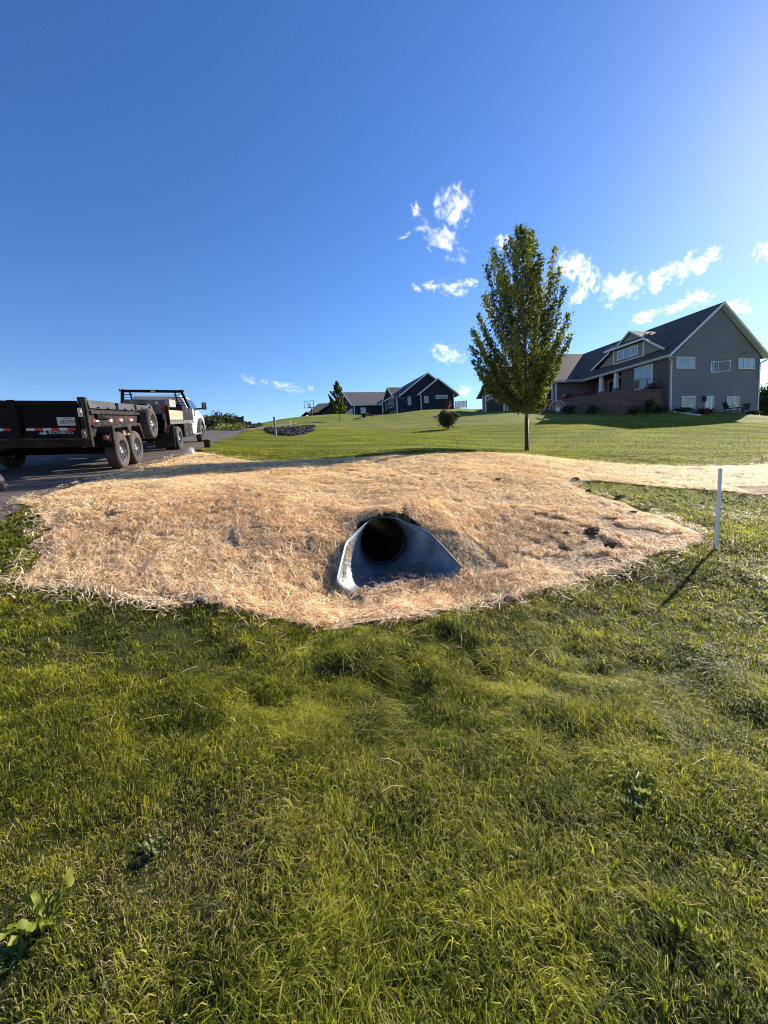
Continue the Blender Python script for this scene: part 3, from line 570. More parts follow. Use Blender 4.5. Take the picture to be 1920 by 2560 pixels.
def shrub(px, py, pytop, rad, n, ls, ramp, label, name='shrub', cat='shrub', D0=3, round_=1.0, D=None, group=None, seed=1, tall=1.0, base=None, sp=.2):
    g = base if base is not None else (P(px, py, D) if D else G(px, py, D0)); hh = ztop(g, pytop) if pytop else tall; r_ = np.random.default_rng(seed)
    root = thing(name, label, cat, loc=g, group=group); mb = MB()
    for k in range(5): a = k*1.3; mb.tube([(0, 0, -.1), (math.cos(a)*rad*.2, math.sin(a)*rad*.2, hh*.4), (math.cos(a)*rad*.5, math.sin(a)*rad*.5, hh*.75)], [.03*hh/1.5, .02, .006], 5)
    mb.build('stem', bark, root)
    k = 26; cc = r_.normal(size=(k, 3)); cc /= np.linalg.norm(cc, axis=1)[:, None]; cc *= r_.uniform(.3, .75, (k, 1)); cl_ = r_.integers(0, k, n)
    q_ = cc[cl_]+r_.normal(size=(n, 3))*sp; q_ = q_*np.array([rad, rad, hh*.54])+np.array([0, 0, hh*.49]); q_[:, 2] = np.clip(q_[:, 2], .02, None)
    leaves(q_, r_.uniform(.7, 1.3, n)*ls, np.clip(r_.normal(.5, .22, n), 0, 1), 'foliage', leafmat(name+'_leaf', ramp), root); return root
dkgreen = [(0, (.012, .025, .01)), (.6, (.035, .055, .02)), (1, (.09, .11, .05))]
shrub(1121, 1074, 1022, 1.0, 5200, .09, dkgreen, 'dark rounded bush alone in the middle of the sloping lawn', seed=2, sp=.14)
# far trees at the road crest
for i, (px, D, yt, rad) in enumerate(((515, 92, 1036, 2.4), (545, 96, 1027, 2.6), (572, 100, 1029, 2.4), (590, 104, 1040, 1.8), (601, 110, 1046, 1.5), (530, 90, 1044, 2.0))):
    b_ = P(px, 1067, D); root = thing('distant_tree', ['broad dark tree left end of the row beyond the road crest', 'tallest dark tree in the row beyond the road crest', 'dark tree just right of the tallest one beyond the road crest', 'low dark tree near the mailboxes beyond the road', 'smallest bush like tree at the right end of the row beyond the road', 'low tree in front of the row beyond the road crest'][i], 'tree', loc=b_, group='trees beyond the road crest')
    hh = ztop(b_, yt); tr_ = MB(); tr_.tube([(0, 0, -3), (0, 0, hh*.6)], [.16, .1], 6); tr_.build('trunk', bark, root)
    n = 1500; k = 14; cc = rng.normal(size=(k, 3)); cc /= np.linalg.norm(cc, axis=1)[:, None]; cc *= rng.uniform(.25, .8, (k, 1)); q_ = cc[rng.integers(0, k, n)]+rng.normal(size=(n, 3))*.22
    q_ = q_*np.array([rad, rad, hh*.56])+np.array([0, 0, hh*.4]); leaves(q_, rng.uniform(.2, .42, n), np.clip(rng.normal(.4, .25, n), 0, 1), 'crown', leafmat('far_leaf', dkgreen), root)
n = 2600; gk = [G(x_, 1074, 30, 90) for x_ in np.linspace(490, 606, 40)]; ii = rng.integers(0, 40, n); q_ = np.array(gk)[ii]+np.stack([rng.normal(0, .3, n), rng.uniform(-.5, 2, n), rng.uniform(-.2, .75, n)*rng.uniform(.4, 1, n)], 1)
tag(leaves(q_, rng.uniform(.1, .25, n), rng.random(n)*.7, 'roadside_weeds', leafmat('weed_yellow', [(0, (.06, .08, .02)), (.6, (.2, .2, .03)), (1, (.4, .34, .04))])), 'yellow green weeds growing along the crest of the road', 'weeds', kind='stuff')

# ------------------------------------------------------------------ house building tools
def siding(mb, poly_x, z0, zfun, step, org, ax, nrm, thick=.035):
    """lapped siding: courses from z0 up; zfun(z)->(xa,xb) extent at height z or None. org point, ax unit along, nrm outward"""
    z = z0
    while True:
        e0 = zfun(z+.001); e1 = zfun(z+step)
        if e0 is None: break
        if e1 is None: m_ = (e0[0]+e0[1])/2; e1 = (m_, m_)
        A = lambda u, zz, o: (org[0]+ax[0]*u+nrm[0]*o, org[1]+ax[1]*u+nrm[1]*o, zz)
        zl = z+step*.22
        mb.add([A(e0[0], zl, thick), A(e0[1], zl, thick), A(e1[1], z+step, 0), A(e1[0], z+step, 0), A(e0[0], z, 0), A(e0[1], z, 0)], [(0, 1, 2, 3), (4, 5, 1, 0)])
        z += step
        if zfun(z+.001) is None: break
def window(root, org, ax, nrm, u0, u1, z0, z1, n, gm, tm, name='window', fw=.07, blinds=None, out=.0):
    """framed window as a part with pane sub-part; ax/nrm 2D unit vectors, org 2D"""
    A = lambda u, z, o: (org[0]+ax[0]*u+nrm[0]*o, org[1]+ax[1]*u+nrm[1]*o, z)
    def bar(mb, a, b, c_, d, o0, o1): mb.hexa([A(a, c_, o0), A(b, c_, o0), A(b, d, o0), A(a, d, o0)], [A(a, c_, o1), A(b, c_, o1), A(b, d, o1), A(a, d, o1)])
    f = MB(); o0, o1 = .0+out, .07+out
    bar(f, u0, u1, z1-fw, z1, o0, o1); bar(f, u0, u1, z0, z0+fw, o0, o1+.02); bar(f, u0, u0+fw, z0+fw, z1-fw, o0, o1); bar(f, u1-fw, u1, z0+fw, z1-fw, o0, o1)
    for k in range(1, n): u = u0+(u1-u0)*k/n; bar(f, u-fw*.45, u+fw*.45, z0+fw, z1-fw, o0, o1)
    w_ = f.build(name, tm, root); p_ = MB(); p_.add([A(u0+fw, z0+fw, .04+out), A(u1-fw, z0+fw, .04+out), A(u1-fw, z1-fw, .04+out), A(u0+fw, z1-fw, .04+out)], [(0, 1, 2, 3)])
    p_.build('pane', gm, w_, fix=False); return w_
def slab(mb, p0, p1, p2, p3, th=.14):
    """roof slab from 4 top corners, thickened down"""
    a = [Vector(p) for p in (p0, p1, p2, p3)]; b = [v-Vector((0, 0, th)) for v in a]; mb.hexa(a, b)
def board(mb, p, q, h=.2, t=.03, nrm=(0, -1)):
    """fascia / rake board between two top points, hanging down h, thickness t along nrm"""
    p, q = Vector(p), Vector(q); n_ = Vector((nrm[0], nrm[1], 0))*t; d = Vector((0, 0, -h)); mb.hexa([p, q, q+d, p+d], [p+n_, q+n_, q+d+n_, p+d+n_])
def shingle(name, c1, c2):
    M = mat(name, c1, .9, c2=c2, scale=2.2, detail=8, bump=.9, bscale=9, spec=.2); return M
trim_g = mat('trim_grey_white', (.52, .54, .56), .6); trim_w = mat('trim_white', (.62, .64, .66), .6)
sid_g = mat('siding_grey', (.18, .18, .215), .75, c2=(.2, .2, .235), scale=.7, spec=.2)
sid_b = mat('siding_brown_grey', (.115, .095, .1), .8, c2=(.13, .105, .11), scale=.7, spec=.2)
sid_t = mat('siding_tan', (.24, .22, .2), .8); roof_g = shingle('shingle_grey_brown', (.075, .065, .065), (.13, .11, .1))
gl_pale = glassmat('glass_pale_blue', (.16, .24, .33), .12); gl_dark = glassmat('glass_dark', (.02, .025, .03), .04); M_['door'] = mat('door_dark', (.025, .022, .025), .5)  # pale panes have one even blue base colour
gl_tree = mat('glass_painted_reflection', (.02, .025, .025), .08, c2=(.2, .22, .25), scale=3.2, detail=6, spec=1.0)  # mottled base colour paints reflections into the glass

# ------------------------------------------------------------------ grey house (local x right along the gable, y back along the facade)
MG = Matrix.Translation(tuple(OG)) @ Matrix.Rotation(AG, 4, 'Z')
hg = thing('house', 'large grey sided house with a tall gable end and a brick terrace wall', 'house', MG)
XL, XR, RX_, RZ_, EZ = 0.0, 12.0, 6.1, 10.0, 5.25; sl = .74; YW = 10.8
g_ = MB()
def gab(z):
    if z >= RZ_-.3: return None
    if z < EZ: return (0, 12)
    k = (z-EZ)/(RZ_-.25-EZ); return (k*RX_, 12-k*(12-RX_)) if k < 1 else None
siding(g_, None, -1.3, gab, .19, (0, 0), (1, 0), (0, -1)); g_.add([(0, .0, -1.3), (12, .0, -1.3), (12, .0, EZ), (RX_, .0, RZ_-.25), (0, .0, EZ)], [(0, 1, 2, 3, 4)])
g_.build('gable_wall', sid_g, hg, fix=False)
bk = MB(); bk.box(.02, 11.98, .02, 22, -2, EZ-.05); bk.box(-3.75, 6, YW+.02, 22, .8, EZ-.05); bk.box(-8.3, -3.7, 13.8, 19.6, 1.3, EZ-.3)
# body volumes kept clear of the recessed porch
bk = MB()
bk.prism([(.03, .03), (11.97, .03), (11.97, 22), (2.0, 22), (2.0, 5.35), (.03, 5.35)], 'z', -2, EZ-.02)
bk.prism([(2.0, YW+.02), (2.0, 22), (-3.72, 22), (-3.72, YW+.02)], 'z', .8, EZ-.02)
bk.box(-8.28, -3.73, 13.82, 19.6, 1.0, EZ-.35)
bk.build('wall', sid_b, hg)
fb = MB(); siding(fb, None, 1.5, lambda z: (0, 5.35) if z < EZ-.1 else None, .19, (.0, 0.0), (0, 1), (-1, 0)); fb.build('front_wall', sid_b, hg, fix=False)
wb_ = MB(); siding(wb_, None, 1.2, lambda z: (-3.75, 2.0) if z < EZ-.1 else None, .19, (0, YW), (1, 0), (0, -1)); wb_.build('wing_wall', sid_b, hg, fix=False)
# porch floor and back wall door
pf_ = MB(); pf_.box(-.3, 2.0, 5.3, YW, 1.2, 2.62); pf_.build('porch_floor', mat('concrete', (.3, .29, .28), .9), hg)
dr_ = MB(); dr_.box(1.93, 1.99, 6.7, 7.7, 2.62, 4.75); d_ = dr_.build('front_door', M_['door'], hg); window(hg, (2.0, 0), (0, 1), (-1, 0), 8.1, 9.0, 2.9, 4.7, 1, gl_dark, trim_w)
db = MB(); db.box(1.9, 1.985, 6.55, 6.7, 2.62, 4.9); db.box(1.9, 1.985, 7.7, 7.85, 2.62, 4.9); db.box(1.9, 1.985, 6.7, 7.7, 4.75, 4.9); db.build('door_trim', trim_w, d_)
for y_ in (5.95, 7.95):
    cm_ = MB(); cm_.hexa([(-.24, y_-.19, 3.45), (.12, y_-.19, 3.45), (.12, y_+.19, 3.45), (-.24, y_+.19, 3.45)], [(-.21, y_-.15, 5.05), (.09, y_-.15, 5.05), (.09, y_+.15, 5.05), (-.21, y_+.15, 5.05)])
    cm_.box(-.28, .16, y_-.23, y_+.23, 3.36, 3.47); cm_.build('porch_column', trim_w, hg)
    cs = MB(); cs.box(-.31, .19, y_-.26, y_+.26, 2.4, 3.36); cs.build('column_base', mat('stone', (.12, .11, .11), .9, c2=(.2, .19, .18), scale=8, bump=.5), hg)
bmz = MB(); bmz.box(-.2, .12, 5.35, YW-.02, 5.0, 5.22); bmz.build('porch_beam', trim_g, hg)
# main roof
rm = MB(); zt = lambda x: RZ_-abs(x-RX_)*sl+.06
slab(rm, (-.5, -.45, zt(-.5)), (RX_, -.45, zt(RX_)), (RX_, 23, zt(RX_)), (-.5, 23, zt(-.5))); slab(rm, (RX_, -.45, zt(RX_)), (12.6, -.45, zt(12.6)), (12.6, 23, zt(12.6)), (RX_, 23, zt(RX_)))
rf = rm.build('roof', roof_g, hg)
# wing roof, ridge along x
WY0, WYR = YW-.45, 17.2; wz = lambda y: RZ_+.02-abs(y-WYR)*.74
wr = MB(); slab(wr, (-4.15, WY0, wz(WY0)), (RX_-.2, WY0, wz(WY0)), (RX_-.2, WYR, wz(WYR)), (-4.15, WYR, wz(WYR))); slab(wr, (-4.15, WYR, wz(WYR)), (RX_, WYR, wz(WYR)), (RX_, 23.6, wz(23.6)), (-4.15, 23.6, wz(23.6)))
wr.build('wing_roof', roof_g, hg)
wg = MB(); wg.prism([(WY0+.4, EZ), (WYR, wz(WYR)-.2), (23.2, EZ)], 'x', -3.75, -3.6); wg.build('wing_gable', sid_b, hg)
# garage bump with its own gable facing the drive (-x)
gr_ = MB(); GY = 16.8; gz = lambda y: 7.45-abs(y-GY)*.72
slab(gr_, (-8.75, 13.3, gz(13.3)), (-3.6, 13.3, gz(13.3)), (-3.6, GY, gz(GY)), (-8.75, GY, gz(GY))); slab(gr_, (-8.75, GY, gz(GY)), (-3.6, GY, gz(GY)), (-3.6, 20.3, gz(20.3)), (-8.75, 20.3, gz(20.3)))
gr_.build('garage_roof', roof_g, hg)
gg = MB(); gg.prism([(13.8, 1.0), (19.6, 1.0), (19.6, gz(19.6)-.15), (GY, gz(GY)-.16), (13.8, gz(13.8)-.15)], 'x', -8.3, -8.24); gg.build('garage_gable', mat('siding_mid_grey', (.1, .095, .11), .8), hg)
tb_ = MB()
for a_, b_ in (((-8.8, 13.25), (-8.8, GY)), ((-8.8, GY), (-8.8, 20.35))): board(tb_, (*a_, gz(a_[1])+.02), (*b_, gz(b_[1])+.02), .22, .04, (-1, 0))
board(tb_, (-8.8, 13.25, gz(13.3)), (-3.6, 13.25, gz(13.3)), .2, .04); tb_.box(-8.38, -8.302, 13.75, 13.95, 1.2, 5.0); tb_.box(-8.38, -8.302, 19.4, 19.62, 1.2, 5.0)
tb_.build('garage_trim', trim_g, hg)
gd = MB(); gd.box(-8.35, -8.305, 14.6, 18.6, 2.4, 4.75); gdo = gd.build('garage_door', M_['door'], hg)
gf = MB(); gf.box(-8.39, -8.306, 14.35, 14.6, 2.2, 4.95); gf.box(-8.39, -8.306, 18.6, 18.85, 2.2, 4.95); gf.box(-8.39, -8.306, 14.6, 18.6, 4.75, 4.95); gf.build('door_frame', trim_w, gdo)
for k in range(4): window(hg, (-8.35, 0), (0, 1), (-1, 0), 14.8+k*.95, 15.5+k*.95, 4.2, 4.55, 2, gl_pale, trim_w, 'door_light', fw=.04)
wt = MB(); wt.box(-3.86, -3.72, YW-.06, YW+.06, 2.3, 5.0); wt.build('corner_trim', trim_g, hg)
sd_ = MB(); sd_.box(-3.84, -3.73, 11.5, 13.4, 2.5, 4.9); sd_.build('side_door', M_['door'], hg)
s2 = MB(); s2.box(-3.88, -3.735, 13.4, 13.6, 2.3, 5.05); s2.box(-3.88, -3.735, 11.3, 11.5, 2.3, 5.05); s2.box(-3.88, -3.735, 11.5, 13.4, 4.9, 5.05); s2.build('side_door_trim', trim_g, hg)
# rakes, fascias, gutters, soffit, downspouts
tk = MB()
board(tk, (-.55, -.46, zt(-.5)+.02), (RX_, -.46, zt(RX_)+.05), .26, .04); board(tk, (RX_, -.46, zt(RX_)+.05), (12.65, -.46, zt(12.6)+.02), .26, .04)
tk.build('rake_board', trim_w, hg)
sf = MB(); sf.hexa([(.0, -.45, EZ-.42+.1), (RX_, -.45, zt(RX_)-.2), (RX_, .0, zt(RX_)-.2), (.0, .0, EZ-.32)], [(.0, -.45, EZ-.44+.1), (RX_, -.45, zt(RX_)-.22), (RX_, .0, zt(RX_)-.22), (.0, .0, EZ-.34)])
sf.hexa([(RX_, -.45, zt(RX_)-.2), (12.5, -.45, zt(12.5)-.2), (12.5, 0, zt(12.5)-.2), (RX_, 0, zt(RX_)-.2)], [(RX_, -.45, zt(RX_)-.22), (12.5, -.45, zt(12.5)-.22), (12.5, 0, zt(12.5)-.22), (RX_, 0, zt(RX_)-.22)]); sf.build('soffit', trim_g, hg)
ge = zt(-.5)-.02
def gutter(a, b, nrm, name='gutter'):
    mb = MB(); a, b = Vector(a), Vector(b); n_ = Vector((nrm[0], nrm[1], 0)); z_ = Vector((0, 0, 1)); sec = [(0, 0), (.13, 0), (.1, -.14), (0, -.14)]
    mb.hexa([a+n_*s_[0]+z_*s_[1] for s_ in sec], [b+n_*s_[0]+z_*s_[1] for s_ in sec]); return mb.build(name, trim_g, hg)
gutter((-.5, -.44, ge), (-.5, YW-.45, ge), (-1, 0)); gutter((12.6, -.44, ge), (12.6, 23, ge), (1, 0)); gutter((-.63, WY0, ge), (-4.15, WY0, ge), (0, -1)); 
so2 = MB(); so2.box(-.5, .0, -.4, YW-.3, ge-.19, ge-.15); so2.build('eave_soffit', trim_g, hg)
def spout(pts_, name='downspout'): mb = MB(); mb.tube(pts_, .075, 4); return mb.build(name, trim_w, hg)
spout([(-.52, -.35, ge-.12), (-.45, -.32, ge-.3), (.1, -.12, ge-.55), (.12, -.08, ge-.8), (.12, -.08, .1)]); spout([(12.62, -.3, ge-.12), (12.5, -.3, ge-.35), (11.98, -.09, ge-.6), (11.93, -.08, ge-.85), (11.93, -.08, -.8)])
for x_ in (.005, 11.995): ct = MB(); ct.box(x_-.035, x_+.035, -.045, .05, -1, EZ-.4); ct.build('corner_board', sid_g, hg)
gw = dict(org=(0, -.036), ax=(1, 0), nrm=(0, -1))
window(hg, gw['org'], gw['ax'], gw['nrm'], .72, 3.06, 3.97, 5.06, 3, gl_pale, trim_w); window(hg, gw['org'], gw['ax'], gw['nrm'], 8.88, 11.14, 3.96, 4.98, 3, gl_pale, trim_w)
wo = window(hg, gw['org'], gw['ax'], gw['nrm'], 5.16, 6.15, 3.6, 4.66, 1, gl_dark, trim_w)
sh = MB(); a0 = Vector((6.1, -.1, 0)); a1 = Vector((6.72, -.75, 0))
for z0_, z1_ in ((3.64, 3.69), (4.58, 4.63)): sh.hexa([a0+Vector((0, 0, z0_)), a1+Vector((0, 0, z0_)), a1+Vector((0, 0, z1_)), a0+Vector((0, 0, z1_))], [v+Vector((.04, .04, 0)) for v in (a0+Vector((0, 0, z0_)), a1+Vector((0, 0, z0_)), a1+Vector((0, 0, z1_)), a0+Vector((0, 0, z1_)))])
for p_ in (a0, a1): sh.box(p_.x-.025, p_.x+.025, p_.y-.025, p_.y+.025, 3.64, 4.63)
shp = sh.build('open_sash', trim_w, wo); 
window(hg, gw['org'], gw['ax'], gw['nrm'], 1.5, 3.24, .22, 1.43, 2, gl_tree, trim_w); window(hg, gw['org'], gw['ax'], gw['nrm'], 7.48, 9.2, -.02, 1.31, 2, gl_tree, trim_w)
pd = MB(); pd.box(4.66, 5.6, -.06, -.03, -.6, 1.3); pdo = pd.build('patio_door', gl_pale, hg); pt = MB(); pt.box(4.56, 4.66, -.1, -.024, -.6, 1.4); pt.box(5.6, 5.7, -.1, -.024, -.6, 1.4); pt.box(4.66, 5.6, -.1, -.024, 1.3, 1.4); pt.box(5.1, 5.16, -.09, -.024, -.6, 1.3); pt.build('door_frame', trim_w, pdo)
lm = MB(); lm.prism([(-.1, .85), (-.32, .95), (-.3, 1.35), (-.1, 1.4)], 'x', 4.2, 4.46); lm.build('wall_heater', mat('black_metal', (.02, .02, .022), .4, .3), hg, bevel=.01)
for x_ in (6.42, 9.6, 9.85): mb = MB(); mb.lathe([(-.16, 0), (-.16, .06), (-.02, .09), (0, .09)], (x_, -.03, 5.55), 'y', 12); mb.build('gable_light', mat('lamp_grey', (.12, .12, .13), .5), hg, smooth=True)
# facade window pair
window(hg, (-.022, 0), (0, 1), (-1, 0), 1.68, 3.68, 2.65, 4.88, 2, gl_pale, trim_w, fw=.1)
# dormer
DY0, DY1 = 1.3, 9.3; DC = 5.05; dm = MB(); dwx = .55
siding(dm, None, 6.0, lambda z: (3.2, 6.85) if z < 7.45 else None, .17, (dwx, 0), (0, 1), (-1, 0)); dm.box(dwx+.01, 4, 3.2, 6.85, 5.9, 7.45)
for s_ in (1, -1):                      # low side gables beside the dormer
    ya, yb2 = (6.85, 8.9) if s_ > 0 else (3.2, 1.15)
    dm.prism([(ya, 6.05), (yb2, 6.12), (ya, 7.5)], 'x', dwx+.02, dwx+1.6)
dor = dm.build('dormer', sid_t, hg, fix=False)
dt_ = MB(); dt_.box(dwx-.05, dwx+.03, 3.12, 3.3, 6.0, 7.45); dt_.box(dwx-.05, dwx+.03, 6.75, 6.93, 6.0, 7.45); dt_.box(dwx-.045, dwx+.03, 3.3, 6.75, 6.02, 6.12); dt_.build('dormer_trim', trim_g, dor)
dr2 = MB(); EV = .1
slab(dr2, (EV, 2.9, 7.62), (EV, 7.7, 7.62), (1.15, 7.7, 8.2), (1.15, 2.9, 8.2), .12)
slab(dr2, (EV, 7.0, 7.4), (EV, 9.55, 6.1), (2.4, 9.55, 6.8), (1.9, 7.0, 8.0), .1); slab(dr2, (EV, .65, 6.02), (EV, 2.95, 7.62), (1.9, 2.95, 8.2), (1.9, .65, 6.8), .1)
slab(dr2, (.75, 3.55, 8.0), (.75, DC, 9.02), (5.3, DC, 9.02), (4.2, 3.55, 8.0), .1); slab(dr2, (.75, DC, 9.02), (.75, 6.55, 8.0), (4.2, 6.55, 8.0), (5.3, DC, 9.02), .1)
slab(dr2, (1.0, 3.0, 8.0), (1.0, 3.6, 8.35), (3.8, 3.6, 8.35), (3.2, 3.0, 8.0), .1)
dr2.prism([(3.4, 7.9), (6.7, 7.9), (6.7, 8.05), (3.4, 8.05)], 'x', 1.0, 3)
dr2.build('dormer_roof', roof_g, hg)
dg = MB(); dg.prism([(3.7, 8.05), (6.4, 8.05), (DC, 8.95)], 'x', .95, 1.05); dg.build('dormer_gable', sid_t, hg)
df = MB(); board(df, (EV-.02, 2.85, 7.66), (EV-.02, 7.75, 7.66), .2, .05, (-1, 0)); board(df, (EV+.0, 7.05, 7.42), (EV+.0, 9.6, 6.13), .2, .05, (-1, 0)); board(df, (EV-.02, .6, 6.02), (EV-.02, 2.85, 7.66), .2, .05, (-1, 0))
board(df, (.72, 3.45, 7.98), (.72, DC, 9.08), .2, .05, (-1, 0)); board(df, (.72, DC, 9.08), (.72, 6.65, 7.98), .2, .05, (-1, 0)); df.build('dormer_fascia', trim_w, hg)
window(hg, (dwx-.03, 0), (0, 1), (-1, 0), 3.8, 6.36, 6.3, 7.3, 3, gl_pale, trim_w, 'dormer_window', fw=.1)

# terrace wall (brick) in front of the facade
brick = bpy.data.materials.new('retaining_block'); brick.use_nodes = True; t = brick.node_tree; N = t.nodes; L = t.links; b = N['Principled BSDF']; b.inputs['Roughness'].default_value = .9
tc = N.new('ShaderNodeTexCoord'); mp = N.new('ShaderNodeMapping'); mp.inputs['Rotation'].default_value = (PI/2, 0, 0); L.new(tc.outputs['Object'], mp.inputs[0]); br_ = N.new('ShaderNodeTexBrick'); L.new(mp.outputs[0], br_.inputs['Vector']); br_.inputs['Scale'].default_value = 1; br_.inputs['Brick Width'].default_value = .42; br_.inputs['Row Height'].default_value = .2; br_.inputs['Mortar Size'].default_value = .018
br_.inputs['Color1'].default_value = (.15, .095, .08, 1); br_.inputs['Color2'].default_value = (.11, .072, .062, 1); br_.inputs['Mortar'].default_value = (.055, .04, .035, 1); L.new(br_.outputs[0], b.inputs['Base Color'])
bp = N.new('ShaderNodeBump'); bp.inputs['Distance'].default_value = .03; L.new(br_.outputs['Fac'], bp.inputs['Height']); bp.invert = True; L.new(bp.outputs[0], b.inputs['Normal'])
tw_ = thing('retaining_wall', 'reddish block terrace wall below the front porch of the grey house', 'retaining wall', MG)
path = [(.0, .5, 2.1), (-4.9, .5, 2.1), (-5.6, 2.0, 2.1), (-7.2, 3.6, 2.05), (-8.4, 5.4, 2.0), (-9.0, 8.0, 1.95), (-9.2, 10.5, 2.05)]
inn = [(.0, .85), (-4.65, .85), (-5.25, 2.2), (-6.9, 3.85), (-8.05, 5.6), (-8.65, 8.1), (-8.85, 10.5)]
wmb = MB()
for k in range(len(path)-1):
    (x0, y0, z0_), (x1, y1, z1_) = path[k], path[k+1]; (u0, v0), (u1, v1) = inn[k], inn[k+1]
    wmb.hexa([(x0, y0, -1), (x1, y1, -1), (u1, v1, -1), (u0, v0, -1)], [(x0, y0, z0_), (x1, y1, z1_), (u1, v1, z1_), (u0, v0, z0_)])
wmb.build('block_wall', brick, tw_)
cp = MB()
for k in range(len(path)-1):
    (x0, y0, z0_), (x1, y1, z1_) = path[k], path[k+1]; (u0, v0), (u1, v1) = inn[k], inn[k+1]; q0 = lambda x, y, s_: (x, y, s_)
    cp.hexa([(x0, y0-.05, z0_+.003), (x1-.03, y1-.05, z1_+.003), (u1, v1, z1_+.003), (u0, v0, z0_+.003)], [(x0, y0-.05, z0_+.09), (x1-.03, y1-.05, z1_+.09), (u1, v1, z1_+.09), (u0, v0, z0_+.09)])
cp.build('capstone', mat('capstone', (.13, .09, .08), .9), tw_)
fl_ = MB(); fl_.prism([p_ for p_ in inn]+[(-3.8, 13), (-3.8, 10.7), (-.02, 10.7), (-.02, .85)], 'z', 1.2, 2.08); fl_.build('terrace_fill', mat('mulch', (.05, .035, .025), .95), tw_)
# terrace railing
rl = thing('railing', 'black metal railing on top of the terrace wall', 'railing', MG)
mb = MB(); mb.tube([(-3.6, .66, 3.2), (-.25, .66, 3.2)], .025, 6); mb.tube([(-3.6, .66, 2.35), (-.25, .66, 2.35)], .018, 6); mb.build('rail', M_.setdefault('blackm', mat('rail_black', (.015, .015, .017), .4)), rl)
for x_ in (-3.6, -1.92, -.25): mb = MB(); mb.box(x_-.025, x_+.025, .635, .685, 2.19, 3.25); mb.build('post', M_['blackm'], rl)
mb = MB()
for k in range(26): x_ = -3.48+k*.125; mb.box(x_-.006, x_+.006, .654, .666, 2.37, 3.18)
mb.build('balusters', M_['blackm'], rl)
# patio chair on terrace
def patio_chair(x, y, z, rz, label, m_, sc=1.0):
    r = thing('patio_chair', label, 'chair', MG @ Matrix.Translation((x, y, z)) @ Matrix.Rotation(rz, 4, 'Z') @ Matrix.Scale(sc, 4), 'patio chairs by the grey house')
    for sx_ in (-.28, .28):
        for sy_ in (-.25, .25): mb = MB(); mb.tube([(sx_, sy_, 0), (sx_, sy_*.9, .42)], .02, 6); mb.build('leg', m_, r)
        mb = MB(); mb.tube([(sx_*1.08, -.28, .62), (sx_*1.08, .3, .62)], .025, 6); mb.build('armrest', m_, r)
    mb = MB(); mb.box(-.3, .3, -.28, .28, .4, .47); mb.build('seat', m_, r, bevel=.01); mb = MB(); mb.hexa([(-.3, .24, .45), (.3, .24, .45), (.3, .3, .45), (-.3, .3, .45)], [(-.28, .46, 1.05), (.28, .46, 1.05), (.28, .5, 1.05), (-.28, .5, 1.05)]); mb.build('backrest', m_, r, bevel=.01)
pc = mat('patio_tan', (.16, .12, .1), .7)
patio_chair(-2.4, 1.6, 2.13, 2.6, 'tan patio chair behind the terrace railing', pc); 
bkm = mat('chair_dark', (.035, .03, .03), .6)
def gl(x, y): q_ = hp(OG, AG, x, y); return h1(q_[0], q_[1])-OG[2]
patio_chair(6.0, -1.3, gl(6, -1.3), 1.2, 'dark reclining chair left of the low table by the gable wall', bkm); patio_chair(8.2, -1.3, gl(8.2, -1.3), -1.2, 'dark reclining chair right of the low table by the gable wall', bkm)
tbl = thing('patio_table', 'low dark table between two chairs below the gable wall', 'table', MG @ Matrix.Translation((7.1, -1.3, gl(7.1, -1.3))))
mb = MB(); mb.box(-.5, .5, -.35, .35, .5, .56); mb.build('tabletop', bkm, tbl, bevel=.01)
for sx_ in (-.42, .42):
    for sy_ in (-.28, .28): mb = MB(); mb.box(sx_-.03, sx_+.03, sy_-.03, sy_+.03, 0, .5); mb.build('leg', bkm, tbl)
# downspout extension on the grass
q_ = [(.12, -.3, gl(.12, -.3)+.09), (1.0, -1.1, gl(1, -1.1)+.07), (2.0, -1.5, gl(2, -1.5)+.06)]
mb = MB(); mb.tube(q_, .06, 4); o = mb.build('drain_extension', trim_w); o.matrix_world = MG; tag(o, 'white downspout extension lying on the grass at the corner of the grey house', 'drain pipe')
# beds of shrubs and flowers
flw = [(0, (.06, .02, .04)), (.35, (.2, .025, .11)), (.6, (.34, .07, .2)), (.7, (.05, .06, .03)), (1, (.03, .04, .02))]  # flower tones dimmed, the shade they stand in is painted in
def bed(x, y, z, rad, hh, label, ramp, ls=.12, n=500, name='flowering_plant', cat='flowers', grp='magenta flowers along the terrace'):
    q_ = hp(OG, AG, x, y, 0); q_[2] = OG[2]+z if z is not None else h1(q_[0], q_[1]); return shrub(0, 0, None, rad, n, ls, ramp, label, name, cat, base=q_, tall=hh, group=grp, seed=int(abs(x*13+y*7)))
for i, (x_, y_, z_, r_, h_) in enumerate(((-.9, .95, 2.1, .6, .8), (-4.5, 4.6, 2.1, .55, .55), (-5.6, 4.2, 2.1, .8, .8), (-7.0, 5.4, 2.05, .8, .65), (-7.9, 7.2, 2.0, .7, .55), (-8.2, 9.6, 2.0, .9, .6), (-8.4, 11.0, 2.1, .7, .4))):
    bed(x_, y_, z_, r_, h_, ['magenta flowers spilling by the right end of the terrace railing', 'pink flower clump in front of the left porch column', 'tall magenta flowers at the bend of the terrace wall', 'magenta flowers left of the porch columns on the terrace', 'low magenta flowers midway along the terrace edge', 'pink and magenta flowers at the left end of the terrace', 'last low clump of magenta flowers at the far left of the terrace'][i], flw)
